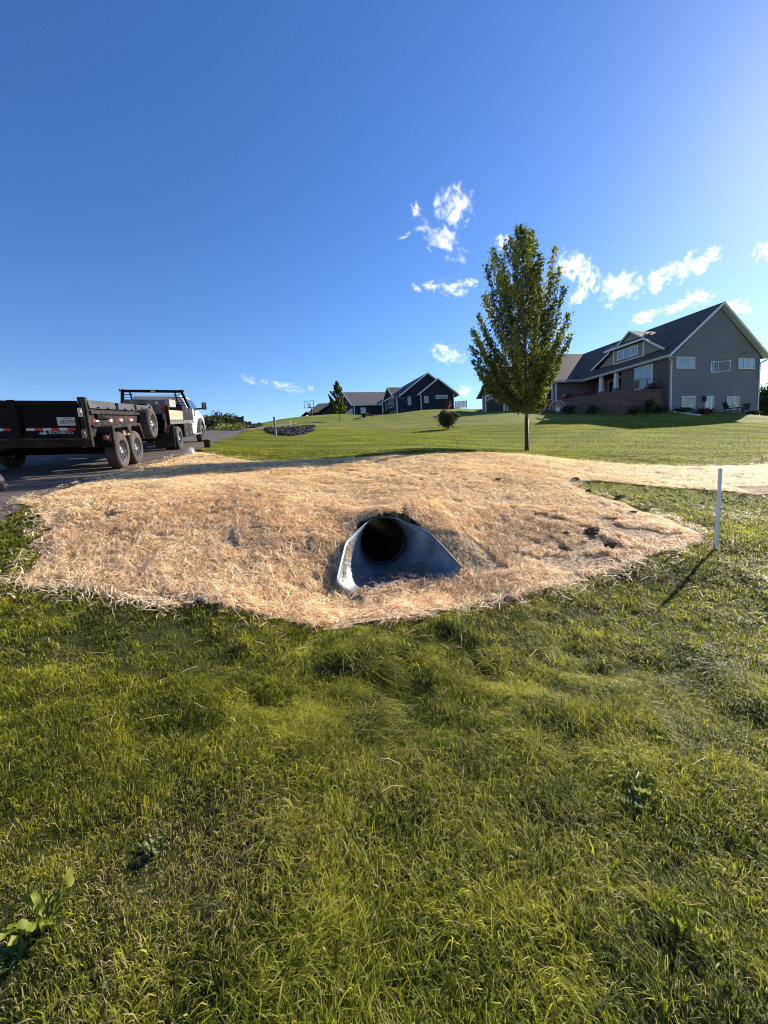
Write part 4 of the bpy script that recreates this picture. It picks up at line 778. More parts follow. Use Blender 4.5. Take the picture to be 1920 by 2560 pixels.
for i, (x_, y_, r_, h_) in enumerate(((-8.3, 3.6, .7, .8), (-6.9, 2.0, .7, .9), (-4.0, -.1, .8, .75), (-2.6, -.2, .6, 1.35), (-1.3, -.1, .8, .7), (.9, -.7, .9, .6), (3.6, -.8, .8, .6), (10.2, -.7, .7, .55), (-9.8, 6.8, .8, .8), (-10.0, 9.5, .8, .7))):
    bed(x_, y_, None, r_, h_, ['dark shrub at the bend under the terrace wall', 'dark shrub left of centre under the terrace wall', 'low shrub against the middle of the terrace wall', 'taller thin shrub against the terrace wall', 'low shrub beside the house corner under the terrace wall', 'low shrub right of the house corner downspout', 'reddish shrub left of the patio door', 'low shrub right of the lower right window', 'dark shrub further left under the terrace wall', 'leftmost dark shrub under the terrace wall'][i], dkgreen if i != 6 else [(0, (.05, .02, .015)), (1, (.12, .06, .04))], .13, 450, 'shrub', 'shrub', 'shrubs at the foot of the grey house')
# fan shaped ornamental plant / yard sculpture in front of the wall
q_ = hp(OG, AG, -8.9, 4.4, 0); q_[2] = h1(q_[0], q_[1]); sp = thing('garden_ornament', 'pale spiky fan shaped yard ornament in front of the terrace wall', 'garden ornament', loc=q_)
for k in range(11):
    a_ = R_(10+16*k); mb = MB(); mb.tube([(math.cos(a_)*.15, 0, .35+math.sin(a_)*.15), (math.cos(a_)*.9, 0, .35+math.sin(a_)*.9)], [.02, .01], 5); mb.lathe([(-.03, 0), (0, .06), (.03, 0)], (math.cos(a_)*.9, 0, .35+math.sin(a_)*.9), 'y', 8); mb.build('ray', trim_w, sp)
mb = MB(); mb.lathe([(-.05, 0), (-.05, .2), (.05, .2), (.05, 0)], (0, 0, .35), 'y', 16); mb.build('hub', trim_w, sp)

# ------------------------------------------------------------------ dark blue house (local x right along gable, y back)
MD = Matrix.Translation(tuple(OD)) @ Matrix.Rotation(AD, 4, 'Z')
hd = thing('house', 'dark navy blue house with two gables and white trim on the hill', 'house', MD)
sid_d = mat('siding_navy', (.022, .026, .045), .75, c2=(.028, .032, .052), scale=.8, spec=.2); roof_d = shingle('shingle_dark_grey', (.075, .075, .085), (.13, .125, .13)); gl_d = glassmat('glass_mid', (.12, .17, .22), .1)
AX, AZ, BX_, BZ_ = 4.85, 5.75, 6.1, 4.85
bd = MB()
bd.prism([(.7, -1.5), (9.0, -1.5), (9.0, 2.7), (AX, AZ-.2), (.7, 2.75)], 'y', .0, 15)
bd.prism([(3.5, -1.5), (8.7, -1.5), (8.7, 2.72), (BX_, BZ_-.17), (3.5, 2.72)], 'y', -.6, .05)
bd.box(-.0, .75, .02, 4.6, -1.0, 2.55)
bd.box(-3.9, 2, 9.0, 20, .3, 2.95)
bd.build('wall', sid_d, hd)
rd = MB(); az = lambda x: AZ-abs(x-AX)*.70; bz = lambda x: BZ_-abs(x-BX_)*.70
slab(rd, (.25, -.4, az(.25)), (AX, -.4, AZ), (AX, 15.4, AZ), (.25, 15.4, az(.25))); slab(rd, (AX, -.4, AZ), (9.5, -.4, az(9.5)), (9.5, 15.4, az(9.5)), (AX, 15.4, AZ)); rd.build('main_roof', roof_d, hd)
rd = MB(); slab(rd, (2.85, -1.0, bz(2.85)), (BX_, -1.0, BZ_), (BX_, 4, BZ_), (2.85, 2, bz(2.85))); slab(rd, (BX_, -1.0, BZ_), (9.4, -1.0, bz(9.4)), (9.4, 2, bz(9.4)), (BX_, 4, BZ_)); rd.build('front_gable_roof', roof_d, hd)
# garage wing roof, ridge along x
gyR = 14.3; gwz = lambda y: 5.75-abs(y-gyR)*.52
rd = MB(); slab(rd, (-4.4, 8.55, gwz(8.55)), (4, 8.55, gwz(8.55)), (4, gyR, 5.75), (-4.4, gyR, 5.75)); slab(rd, (-4.4, gyR, 5.75), (4, gyR, 5.75), (4, 20.5, gwz(20.5)), (-4.4, 20.5, gwz(20.5))); rd.build('garage_roof', roof_d, hd)
gwl = MB(); gwl.prism([(9.0, 2.8), (20, 2.8), (gyR, 5.6)], 'x', -3.9, -3.8); gwl.build('garage_gable', sid_d, hd)
# bump-out gable over the front room and porch (faces -x)
rd = MB(); pz = lambda y: 4.25-abs(y-2.6)*.72
slab(rd, (-.45, -.1, pz(-.1)), (-.45, 2.6, 4.25), (3.1, 2.6, 4.25), (1.2, -.1, pz(-.1))); slab(rd, (-.45, 2.6, 4.25), (-.45, 5.1, pz(5.1)), (1.2, 5.1, pz(5.1)), (3.1, 2.6, 4.25)); rd.build('porch_roof', roof_d, hd)
pg = MB(); pg.prism([(.2, 2.5), (4.9, 2.5), (2.6, 4.1)], 'x', -.02, .04); pg.build('porch_gable', sid_d, hd)
sb_ = MB(); sb_.box(-.05, .0, .2, 4.6, -.4, .75); sb_.build('stone_skirt', mat('stone_skirt', (.1, .09, .09), .9, c2=(.18, .16, .15), scale=6), hd)
td = MB()
board(td, (.2, -.41, az(.25)+.02), (AX, -.41, AZ+.03), .22, .04); board(td, (AX, -.41, AZ+.03), (9.55, -.41, az(9.5)+.02), .22, .04)
board(td, (2.8, -1.01, bz(2.85)+.02), (BX_, -1.01, BZ_+.03), .22, .04); board(td, (BX_, -1.01, BZ_+.03), (9.45, -1.01, bz(9.4)+.02), .22, .04)
board(td, (-.46, -.15, pz(-.1)+.02), (-.46, 2.6, 4.28), .2, .04, (-1, 0)); board(td, (-.46, 2.6, 4.28), (-.46, 5.15, pz(5.1)+.02), .2, .04, (-1, 0)); board(td, (-.44, .0, 2.6), (-.44, 4.9, 2.6), .14, .04, (-1, 0))
board(td, (-4.41, 8.5, gwz(8.55)), (-4.41, gyR, 5.78), .22, .04, (-1, 0)); board(td, (-4.41, gyR, 5.78), (-4.41, 20.5, gwz(20.5)), .22, .04, (-1, 0)); board(td, (-4.4, 8.54, gwz(8.55)), (.3, 8.54, gwz(8.55)), .16, .05)
board(td, (.22, 5.1, 2.7), (.22, 8.5, 2.85), .16, .05, (-1, 0))
td.build('white_trim', trim_w, hd)
for x_, y_, z_ in ((-.02, -.02, 2.5), (3.45, -.63, 2.7), (8.7, -.63, 2.6), (-.02, 4.6, 2.5), (-3.93, 8.97, 2.9)): mb = MB(); mb.box(x_-.06, x_+.06, y_-.04, y_+.06, -.8, z_); mb.build('corner_post', trim_w, hd)
mb = MB(); mb.box(-.0, .18, 6.6, 6.78, .8, 2.8); mb.build('porch_post', trim_w, hd)
window(hd, (0, -.02), (1, 0), (0, -1), 1.65, 2.15, 1.25, 2.42, 1, gl_d, trim_w); window(hd, (0, -.62), (1, 0), (0, -1), 4.0, 4.6, 1.4, 2.4, 1, gl_d, trim_w); window(hd, (0, -.62), (1, 0), (0, -1), 5.8, 7.7, 2.0, 2.5, 4, gl_d, trim_w); window(hd, (-.02, 0), (0, 1), (-1, 0), 1.3, 3.3, 1.3, 2.45, 2, gl_dark, trim_w)
mb = MB(); mb.box(-2.9+.0, -2.0, 8.93, 8.99, 1.2, 2.35); sdo = mb.build('side_door', trim_w, hd)
mb = MB(); mb.box(-3.97, -3.91, 10.2, 15.2, 1.0, 2.45); gdo = mb.build('garage_door', mat('garage_white', (.5, .52, .56), .5, bump=.05), hd)
for k in range(3): mb = MB(); mb.box(-3.99, -3.972, 10.25, 15.15, 1.35+k*.37, 1.365+k*.37); mb.build('panel_groove', mat('groove', (.2, .21, .24), .7), gdo)
mb = MB(); mb.box(-3.97, -3.91, 16.5, 19.2, 1.0, 2.45); mb.build('garage_door', M_['door'] if False else bpy.data.materials['garage_white'], hd)
mb = MB(); mb.box(1.0, 1.05, 5.5, 6.4, .8, 2.6); mb.build('front_door', M_['door'], hd)
def hz(O, A, x, y): q_ = hp(O, A, x, y); q_[2] = h1(q_[0], q_[1]); return q_
shrub(0, 0, None, .55, 500, .14, [(0, (.06, .02, .02)), (.6, (.16, .07, .05)), (1, (.28, .16, .1))], 'small red leaved ornamental tree against the dark blue gable wall', 'ornamental_tree', 'tree', base=hz(OD, AD, 7.1, -1.6), tall=1.9, seed=4)
shrub(0, 0, None, .5, 350, .12, [(0, (.03, .05, .015)), (1, (.16, .17, .05))], 'low green shrub by the porch corner of the dark blue house', base=hz(OD, AD, -1.2, 1.5), tall=.7, seed=6)
q_ = G(911, 1044, 30); bw = MB(); bw.lathe([(0, .0), (0, .18), (.12, .12), (.3, .34), (.42, .55), (.44, .55), (.4, .45), (.36, 0)], (0, 0, 0), 'z', 20); o = bw.build('fire_bowl', M_['blackm'], smooth=True); o.location = q_; tag(o, 'dark bowl on a pedestal on the lawn left of the dark blue house', 'bowl')
q_ = G(929, 1045, 30); pl_ = thing('garden_stake', 'thin crooked garden stake just right of the dark bowl', 'garden stake', loc=q_); mb = MB(); mb.tube([(0, 0, 0), (0, 0, .5), (-.25, 0, .85)], .04, 6); mb.build('post', bkm, pl_)
# pale fence at the right of the dark house
fp = [P(1139+k*7, 1024-k*.4, 60) for k in range(5)]; fr_ = thing('fence', 'short white picket fence on the hilltop right of the dark blue house', 'fence', loc=fp[0])
for k in range(5):
    d_ = fp[k]-fp[0]; mb = MB(); mb.box(d_[0]-.05, d_[0]+.05, d_[1]-.05, d_[1]+.05, -.3, 1.25); mb.build('post', trim_w, fr_)
d_ = fp[4]-fp[0]
for z_ in (.25, 1.1): mb = MB(); mb.hexa([(0, -.02, z_), (d_[0], d_[1]-.02, z_), (d_[0], d_[1]+.02, z_), (0, .02, z_)], [(0, -.02, z_+.07), (d_[0], d_[1]-.02, z_+.07), (d_[0], d_[1]+.02, z_+.07), (0, .02, z_+.07)]); mb.build('rail', trim_w, fr_)
mb = MB()
for k in range(28): t_ = (k+.5)/28; mb.box(d_[0]*t_-.02, d_[0]*t_+.02, d_[1]*t_-.02, d_[1]*t_+.02, .28, 1.14)
mb.build('pickets', trim_w, fr_)

# ------------------------------------------------------------------ brown house further left, hoop, low building
OB = P(779, 1044, 72); MBn = Matrix.Translation(tuple(OB)) @ Matrix.Rotation(R_(8), 4, 'Z'); hb = thing('house', 'low brown roofed house mostly behind the hill left of the dark blue house', 'house', MBn)
brf = shingle('shingle_brown', (.07, .055, .05), (.11, .09, .08)); mb = MB(); mb.prism([(-.2, -2), (9, -2), (9, .9), (-.2, .9)], 'y', 0, 9); mb.prism([(2.0, -1), (7.6, -1), (7.6, .7), (2.0, .7)], 'y', -2.0, 0); mb.box(-1.7, -.2, 3, 6, -2, .7); mb.build('wall', sid_d, hb)
mb = MB(); slab(mb, (-.7, -.5, .8), (9.5, -.5, .8), (9.5, 4.5, 3.1), (1.4, 4.5, 3.1)); slab(mb, (1.4, 4.5, 3.1), (9.5, 4.5, 3.1), (9.5, 9.5, .8), (-.7, 9.5, .8)); mb.build('roof', brf, hb)
mb = MB(); slab(mb, (1.4, -2.5, .75), (4.7, -2.5, 2.6), (4.7, 3.4, 2.6), (1.4, -.3, .75)); slab(mb, (4.7, -2.5, 2.6), (8.0, -2.5, .75), (8.0, -.3, .75), (4.7, 3.4, 2.6)); mb.build('wing_roof', brf, hb)
mb = MB(); mb.prism([(2.0, .7), (7.4, .7), (4.7, 2.3)], 'y', -2.0, -1.9); mb.build('gable', sid_d, hb)
mb = MB(); slab(mb, (-2.0, 2.7, .7), (-.95, 2.7, 1.5), (-.95, 6.3, 1.5), (-2.0, 6.3, .7)); slab(mb, (-.95, 2.7, 1.5), (.1, 2.7, .7), (.1, 6.3, .7), (-.95, 6.3, 1.5)); mb.build('porch_roof', brf, hb)
mb = MB(); board(mb, (1.3, -2.52, .75), (4.7, -2.52, 2.65), .16, .04); board(mb, (4.7, -2.52, 2.65), (8.1, -2.52, .75), .16, .04); mb.build('rake_board', mat('trim_tan', (.25, .22, .2), .7), hb)
q_ = P(781, 1044, 60); hpz = thing('basketball_hoop', 'basketball hoop with clear backboard standing left of the brown roofed house', 'basketball hoop', loc=q_)
mb = MB(); mb.tube([(.0, 0, -1.5), (.0, 0, 1.2)], .1, 8); mb.tube([(0, 0, 1.15), (-.25, -.5, 1.9)], .07, 8); mb.build('pole', bkm, hpz); mb = MB(); bxs = [(-.9, .3), (.35, .3)]
for a_, b_, c_, d_ in ((-1.0, .45, 1.35, 1.42), (-1.0, .45, 2.33, 2.4), (-1.0, -.93, 1.42, 2.33), (.38, .45, 1.42, 2.33), (-.5, -.05, 1.7, 1.74), (-.5, -.46, 1.74, 2.0), (-.09, -.05, 1.74, 2.0), (-.5, -.05, 2.0, 2.04)): mb.box(a_, b_, -.56, -.5, c_, d_)
mb.build('backboard_frame', bkm, hpz); mb = MB(); mb.lathe([(0, .2), (.03, .23), (0, .26), (-.03, .23), (0, .2)], (-.27, -.85, 1.45), 'z', 18); mb.build('rim', mat('rim_orange', (.5, .12, .03), .5), hpz)
q_ = P(728, 1056, 60); lb = thing('shed', 'long low grey green building just showing over the hill left of the hoop', 'shed', loc=q_); mb = MB(); mb.box(-1.3, 1.3, 0, 2.5, -2, .35); mb.build('wall', mat('shed_green', (.1, .12, .11), .8), lb); mb = MB(); mb.box(-1.4, 1.9, -.2, 2.6, .35, .48); mb.build('roof', mat('shed_roof', (.16, .18, .18), .7), lb)

# ------------------------------------------------------------------ rock walls, mailboxes, posts
rockm = mat('rock', (.022, .021, .02), .95, c2=(.09, .086, .08), scale=5, detail=6, bump=.8, bscale=9, c3=(.15, .14, .13), spec=.15)  # darkness of the backlit rock face is put into the colour
def rockwall(x0, x1, yt, yb, D, n, size, label, seed):
    r_ = random.Random(seed); b0_ = P((x0+x1)/2, (yb(.5)), D); bm = bmesh.new()
    for i in range(n):
        u = r_.random(); v = r_.random(); px = x0+(x1-x0)*u; t_, b_ = yt(u), yb(u); py = b_+(t_-b_)*v
        q_ = G(px, py, 12)-b0_; q_[2] += size*.25; r = size*r_.uniform(.6, 1.25); sq = Vector((r_.uniform(.8, 1.3), r_.uniform(.7, 1.1), r_.uniform(.6, .9))); off = r_.random()*50
        g_ = bmesh.ops.create_icosphere(bm, subdivisions=2, radius=1); rot = Matrix.Rotation(r_.random()*6, 3, Vector((r_.random(), r_.random(), r_.random())).normalized())
        for vv in g_['verts']:
            k = 1+.5*mnoise.noise(vv.co*1.2+Vector((off, 0, 0))); c_ = rot @ vv.co; c_ = Vector((round(c_.x*2.2)/2.2*.5+c_.x*.5, round(c_.y*2.2)/2.2*.5+c_.y*.5, round(c_.z*2.2)/2.2*.5+c_.z*.5)); vv.co = Vector((c_.x*sq.x, c_.y*sq.y, c_.z*sq.z))*r*k+Vector(q_)
    me = bpy.data.meshes.new('rock_wall'); bm.to_mesh(me); bm.free(); me.materials.append(rockm); o = bpy.data.objects.new('rock_wall', me); COL.objects.link(o); o.location = tuple(b0_); return tag(o, label, 'rock wall')
lerp = lambda a, b, t: a+(b-a)*t
rockwall(664, 785, lambda u: lerp(1074, 1066, u), lambda u: 1074+16*math.sin(PI*min(1, u*1.0))**.6 if u < .97 else 1068, 30, 460, .16, 'curved bank of dark broken rocks around the second culvert by the road', 1)
rockwall(600, 655, lambda u: lerp(1064, 1060, u), lambda u: 1063+9*math.sin(PI*u)**.6, 40, 130, .2, 'smaller far bank of dark rocks behind the mailboxes', 2)
def postat(px, pyb, pyt, wd, m_, name, label, cat, D=None):
    q_ = P(px, pyb, D) if D else G(px, pyb, 5); hh = ztop(q_, pyt); mb = MB(); mb.box(-wd/2, wd/2, -wd/2, wd/2, -.3, hh); o = mb.build(name, m_, bevel=wd*.1); o.location = q_; return tag(o, label, cat), q_, hh
postat(690, 1092, 1042, .12, mat('post_grey', (.18, .19, .22), .7), 'marker_post', 'square grey marker post in front of the dark rocks by the road', 'post')
postat(727, 1071, 1053, .1, trim_w, 'marker_stake', 'thin white stake rising behind the dark rocks', 'stake')
wood_d = mat('wood_dark', (.05, .035, .025), .8)
q_ = G(610, 1072, 20); hh = ztop(q_, 1040); mx_ = thing('mailbox', 'dark mailbox with a newspaper tube on a tall wooden post by the road crest', 'mailbox', loc=q_)
mb = MB(); mb.box(-.08, .08, -.08, .08, -.3, hh); mb.build('post', wood_d, mx_); mb = MB(); mb.prism([(-.16, 0), (.16, 0), (.16, .2), (.1, .3), (-.1, .3), (-.16, .2)], 'x', -.72, -.08)
for i_, v in enumerate(mb.v): mb.v[i_] = (v[0], v[1], v[2]+hh*.68)
mb.build('box', M_['blackm'], mx_); mb = MB(); mb.box(-.62, -.08, -.12, .12, hh*.5, hh*.66); mb.build('newspaper_tube', M_['blackm'], mx_)
q_ = G(623, 1072, 20); hh = ztop(q_, 1054); mx_ = thing('mailbox', 'smaller dark mailbox right of the tall mailbox post', 'mailbox', loc=q_); mb = MB(); mb.box(-.06, .06, -.06, .06, -.3, hh*.7); mb.build('post', wood_d, mx_); mb = MB(); mb.box(-.28, .28, -.15, .15, hh*.6, hh); mb.build('box', M_['blackm'], mx_, bevel=.04)

# trees right of the grey house
pine = [(0, (.012, .03, .014)), (.6, (.03, .06, .025)), (1, (.08, .11, .05))]
q_ = P(1990, 1052, 60); root = thing('spruce_tree', 'spruce branch tips showing beyond the right end of the grey house', 'tree', loc=q_); mb = MB(); mb.tube([(0, 0, -1), (0, 0, 8.6)], [.2, .02], 8); mb.build('trunk', bark, root)
n = 9000; t_ = rng.random(n)**.6; zz = 9-8.6*t_; ly = np.floor(zz/.55)*.55; ph = rng.integers(0, 9, n)*.7+ly*3+rng.normal(0, .12, n); rr = (9.2-ly)/9*4.2*rng.uniform(.1, 1, n)
leaves(np.stack([np.cos(ph)*rr, np.sin(ph)*rr, ly-rr*.12+rng.normal(0, .07, n)], 1), rng.uniform(.15, .3, n), rng.random(n), 'crown', leafmat('spruce', pine), root)
shrub(0, 0, None, 1.7, 2600, .26, pine, 'loose leafy young tree right behind the corner of the grey house', 'young_tree', 'tree', base=P(1912, 1052, 50), tall=4.2, seed=12)

# ------------------------------------------------------------------ vehicles: local x right, y forward, z up, origin at trailer's right rear tyre contact
VM = frameM(OT, RT, FW, UP)
blk = mat('paint_black', (.004, .004, .006), .45, spec=.08, c2=(.010, .009, .010), scale=3, detail=8, bump=.08, bscale=12)
blk_d = mat('steel_dusty', (.010, .009, .010), .5, spec=.18, c2=(.06, .048, .04), scale=5, detail=8)
rust = mat('steel_rusty', (.018, .011, .009), .8, spec=.15, c2=(.05, .027, .02), scale=4, detail=8)
tyre_m = mat('tyre_rubber', (.03, .026, .024), .85, c2=(.095, .075, .064), scale=3, detail=6, bump=.2)
rim_m = mat('rim_steel', (.45, .45, .46), .28, .85, c2=(.3, .29, .28), scale=6)
red_m = mat('tape_red', (.5, .02, .015), .45); wht_m = mat('tape_white', (.62, .6, .56), .45, c2=(.48, .46, .42), scale=9)
woodm = mat('plank_wood', (.42, .29, .19), .8, c2=(.58, .43, .3), scale=4, stretch=(1, .25, 6), detail=6, c3=(.3, .19, .12))
white_p = mat('paint_white', (.68, .69, .7), .3, c2=(.6, .61, .62), scale=2, spec=.6); chrome = mat('bright_metal', (.6, .6, .6), .3, .8)
greyal = mat('tool_box_grey', (.06, .06, .062), .45, .3, c2=(.15, .145, .145), scale=4)
def mktext(body, size, mm, parent, name, M, ext=.002, sx=1.0):
    cu = bpy.data.curves.new(name, 'FONT'); cu.body = body; cu.size = size; cu.extrude = ext; cu.align_x = 'LEFT'; cu.space_character = 1.08; cu.offset = size*.012
    tmp = bpy.data.objects.new('t', cu); COL.objects.link(tmp); bpy.context.view_layer.update()
    me = bpy.data.meshes.new_from_object(tmp.evaluated_get(bpy.context.evaluated_depsgraph_get())); bpy.data.objects.remove(tmp)
    me.name = name; me.materials.clear(); me.materials.append(mm); o = bpy.data.objects.new(name, me); COL.objects.link(o); o.parent = parent; o.matrix_local = M @ Matrix.Diagonal((sx, 1, 1, 1)); return o
def wheel(parent, x_out, y, z, R, wd, side, name='wheel', dually=False, spokes=8):
    """x_out outer sidewall plane, side +1 outer face to +x"""
    s_ = side; prof = [(0, R*.60), (-.004, R*.66), (.012, R*.78), (.006, R*.90), (-.02, R*.97), (-.045, R*.995), (-wd+.045, R*.995), (-wd+.02, R*.97), (-wd, R*.85), (-wd, R*.62)]
    hub = MB(); hub.lathe([(s_*a, r) for a, r in ((-wd*.55, 0), (-wd*.3, R*.05), (-wd*.12, R*.14), (-wd*.13, R*.18), (-wd*.3, R*.22))], (x_out, y, z), 'x', 20); h_ = hub.build(name, rim_m, parent, smooth=True)
    t_ = MB(); t_.lathe([(s_*a, r) for a, r in prof], (x_out, y, z), 'x', 48); t_.build('tyre', tyre_m, h_, smooth=True)
    tr_ = MB()                                   # tread grooves as thin raised ribs
    for k in range(5): a0 = -.05-(wd-.1)*k/4.5; tr_.lathe([(s_*a0, R*.99), (s_*(a0-.004), R*1.006), (s_*(a0-(wd-.1)/6.4), R*1.006), (s_*(a0-(wd-.1)/6.0), R*.99)], (x_out, y, z), 'x', 48)
    tr_.build('tread', tyre_m, h_, smooth=False)
    r_ = MB(); r_.lathe([(s_*a, r) for a, r in ((.004, R*.61), (-.012, R*.63), (-.02, R*.58), (-wd*.35, R*.54), (-wd*.5, R*.5), (-wd*.5, R*.40))], (x_out, y, z), 'x', 40)
    for k in range(spokes):
        a = 2*PI*k/spokes; M = Matrix.Translation((x_out, y, z)) @ Matrix.Rotation(a, 4, 'X'); d = -wd*.36 if not dually else -wd*.7
        r_.hexa([tuple(M @ Vector((s_*(d+.03), -R*.085, R*.16))), tuple(M @ Vector((s_*(d+.03), R*.085, R*.16))), tuple(M @ Vector((s_*d, R*.10, R*.53))), tuple(M @ Vector((s_*d, -R*.10, R*.53)))],
                [tuple(M @ Vector((s_*(d-.01), -R*.085, R*.16))), tuple(M @ Vector((s_*(d-.01), R*.085, R*.16))), tuple(M @ Vector((s_*(d-.03), R*.10, R*.53))), tuple(M @ Vector((s_*(d-.03), -R*.10, R*.53)))])
    r_.build('rim', rim_m, h_, smooth=False); return h_
# ---- dump trailer
tr = thing('dump_trailer', 'long black dump trailer hitched behind the work truck, lettered tailgate facing us', 'trailer', VM)
XR_, XL_, Y0, Y1, ZF, ZT = -.24, -2.42, -.5, 3.78, .72, 1.27
b_ = MB()
b_.box(XR_-.05, XR_, Y0+.06, Y1, ZF, ZT); b_.box(XL_, XL_+.05, Y0+.06, Y1, ZF, ZT); b_.box(XL_+.05, XR_-.05, Y0+.1, Y1-.05, ZF, ZF+.05); b_.box(XL_+.05, XR_-.05, Y1-.05, Y1, ZF+.003, ZT+.1)
b_.build('dump_box', blk_d, tr, bevel=.006)
for x0_, x1_ in ((XR_, XR_+.045), (XL_-.045, XL_)):
    m1 = MB(); m1.box(x0_, x1_, Y0+.1, Y1+.02, 1.15, 1.215); m1.build('top_rail', blk_d, tr, bevel=.006)
    m1 = MB(); m1.box(min(x0_, x1_), max(x0_, x1_), Y0+.1, 2.45, .90, .945); m1.build('lower_rail', rust, tr, bevel=.005)
    m1 = MB(); xm = (x0_+x1_)/2; m1.hexa([(xm-.02, Y0+.08, 1.26), (xm+.02, Y0+.08, 1.26), (xm+.02, Y1, 1.26), (xm-.02, Y1, 1.26)], [(xm-.045, Y0+.08, 1.41), (xm-.005, Y0+.08, 1.41), (xm-.005, Y1, 1.41), (xm-.045, Y1, 1.41)]); m1.build('side_board', mat('board_grey', (.02, .02, .024), .55, c2=(.05, .05, .05), scale=3, stretch=(1, .3, 2)), tr)
for k in range(8):
    y_ = Y0+.45+k*.5; m1 = MB(); m1.tube([(XR_+.02, y_-.06, 1.235), (XR_+.055, y_-.04, 1.285), (XR_+.055, y_+.04, 1.285), (XR_+.02, y_+.06, 1.235)], .009, 6); m1.build('tie_hook', blk, tr)
for k in range(3): y_ = 1.0+k*1.25; m1 = MB(); m1.box(XR_+.002, XR_+.05, y_-.05, y_+.05, 1.27, 1.40); m1.build('board_bracket', blk, tr)
for y_ in (.35, 1.1, 1.8): m1 = MB(); m1.box(XR_+.0015, XR_+.006, y_, y_+.012, .95, 1.15); m1.build('weld_seam', blk_d, tr)
for k, y_ in enumerate((-.28, .42, 1.05, 1.72)):
    m1 = MB(); m1.box(XR_+.002, XR_+.010, y_, y_+.13, 1.0, 1.07 if k else 1.06); m1.build('red_reflector', red_m, tr); m1 = MB(); m1.box(XR_+.002, XR_+.009, y_+.135, y_+.28, 1.0, 1.06); m1.build('white_reflector', wht_m, tr)
m1 = MB(); m1.prism([(-.15, 1.14), (-.1, 1.16), (.22, 1.09), (.52, 1.08), (.52, 1.055), (.2, 1.055), (-.15, 1.05)], 'x', XR_+.012, XR_+.05); m1.build('ratchet_lever', blk, tr)
# frame, bumper, axles, tongue
fm = MB(); fm.box(XR_-.35, XR_-.25, Y0+.12, 5.0, .5, .70); fm.build('frame_rail', blk, tr); fm = MB(); fm.box(XL_+.25, XL_+.35, Y0+.12, 5.0, .5, .70); fm.build('frame_rail', blk, tr)
fm = MB(); fm.box(XL_, XR_+.02, Y0-.02, Y0+.08, .53, .67); fm.build('rear_beam', rust, tr, bevel=.008)
fm = MB(); fm.box(XL_+.02, XR_-.02, Y0-.035, Y0-.0, .67, .71); fm.build('bed_lip', blk_d, tr)
for y_ in (.37, 1.32): fm = MB(); fm.tube([(XL_-.1, y_, .38), (XR_+.1, y_, .38)], .05, 10); fm.build('axle', blk, tr)
fm = MB(); fm.hexa([(-1.0, 3.8, .45), (-.9, 3.8, .45), (-1.28, 4.9, .5), (-1.34, 4.9, .5)], [(-1.0, 3.8, .6), (-.9, 3.8, .6), (-1.28, 4.9, .6), (-1.34, 4.9, .6)]); fm.box(-1.5, -1.2, 3.6, 4.0, .6, 1.25); fm.build('tongue', blk, tr)
# corner posts
for x_ in (XR_, XL_+.12):
    m1 = MB(); m1.box(x_-.12, x_+.012, Y0, Y0+.1, .53, 1.46); m1.box(x_-.09, x_-.03, Y0-.03, Y0+.002, .6, 1.42); m1.build('corner_post', blk_d, tr, bevel=.006)
m1 = MB(); m1.box(XR_-.08, XR_-.0, Y0-.012, Y0-.0005, .55, .64); m1.build('amber_marker', mat('marker_amber', (.45, .16, .08), .4), tr)
# tailgate: two barn doors
for s_, xa, xb in ((1, -1.37, XR_-.13), (-1, XL_+.13, -1.41)):
    dd_ = MB(); dd_.box(xa, xb, Y0+.03, Y0+.06, .72, 1.34); d_ = dd_.build('tailgate_door', blk, tr)
    fr = MB(); fr.box(xa, xb, Y0-.02, Y0+.03, 1.29, 1.39); fr.box(xa, xb, Y0-.02, Y0+.03, .715, .775); fr.box(xa, xa+.07, Y0-.02, Y0+.03, .775, 1.29); fr.box(xb-.07, xb, Y0-.02, Y0+.03, .775, 1.29); fr.build('door_frame', blk, d_, bevel=.008)
    for k in range(6):
        w_ = (xb-xa-.2)/6; t_ = MB(); t_.box(xa+.1+k*w_, xa+.1+(k+1)*w_-.002, Y0+.02, Y0+.0285, .845, .895); t_.build('reflective_tape', wht_m if (k % 2 == 0) else red_m, d_)
m1 = MB(); m1.box(-1.45, -1.33, Y0-.045, Y0-.021, .70, 1.40); m1.build('centre_latch_post', blk, tr, bevel=.006)
for z_ in (1.18, .78): m1 = MB(); m1.tube([(-.33, Y0-.05, z_-.06), (-.30, Y0-.06, z_), (-.33, Y0-.05, z_+.06)], .014, 6); m1.box(-.36, -.29, Y0-.048, Y0-.022, z_-.08, z_+.08); m1.build('hinge', chrome if z_ > 1 else mat('hinge_rust', (.3, .17, .1), .6), tr)
m1 = MB(); m1.box(-.745, -.43, Y0+.005, Y0+.012, .935, 1.09); pl = m1.build('licence_plate', mat('plate_white', (.5, .5, .47), .4), tr, bevel=.004)
TM = lambda x, z: Matrix.Translation((x, Y0+.004, z)) @ Matrix.Rotation(PI/2, 4, 'X')
ink = mat('plate_ink', (.02, .02, .02), .6); mktext('83793', .088, ink, pl, 'plate_number', TM(-.665, .975), sx=.95)
mktext('DR', .034, ink, pl, 'plate_prefix', TM(-.672, .972) @ Matrix.Rotation(PI/2, 4, 'Z'), sx=1.1); mktext('WISCONSIN', .021, ink, pl, 'plate_state', TM(-.64, 1.063), sx=1.0); mktext('DUMP TRAILER', .015, ink, pl, 'plate_note', TM(-.64, .945)) if False else None
m1 = MB(); m1.box(-.475, -.44, Y0+.001, Y0+.0045, .955, .99); m1.build('plate_sticker', mat('sticker_orange', (.7, .3, .05), .5), pl)
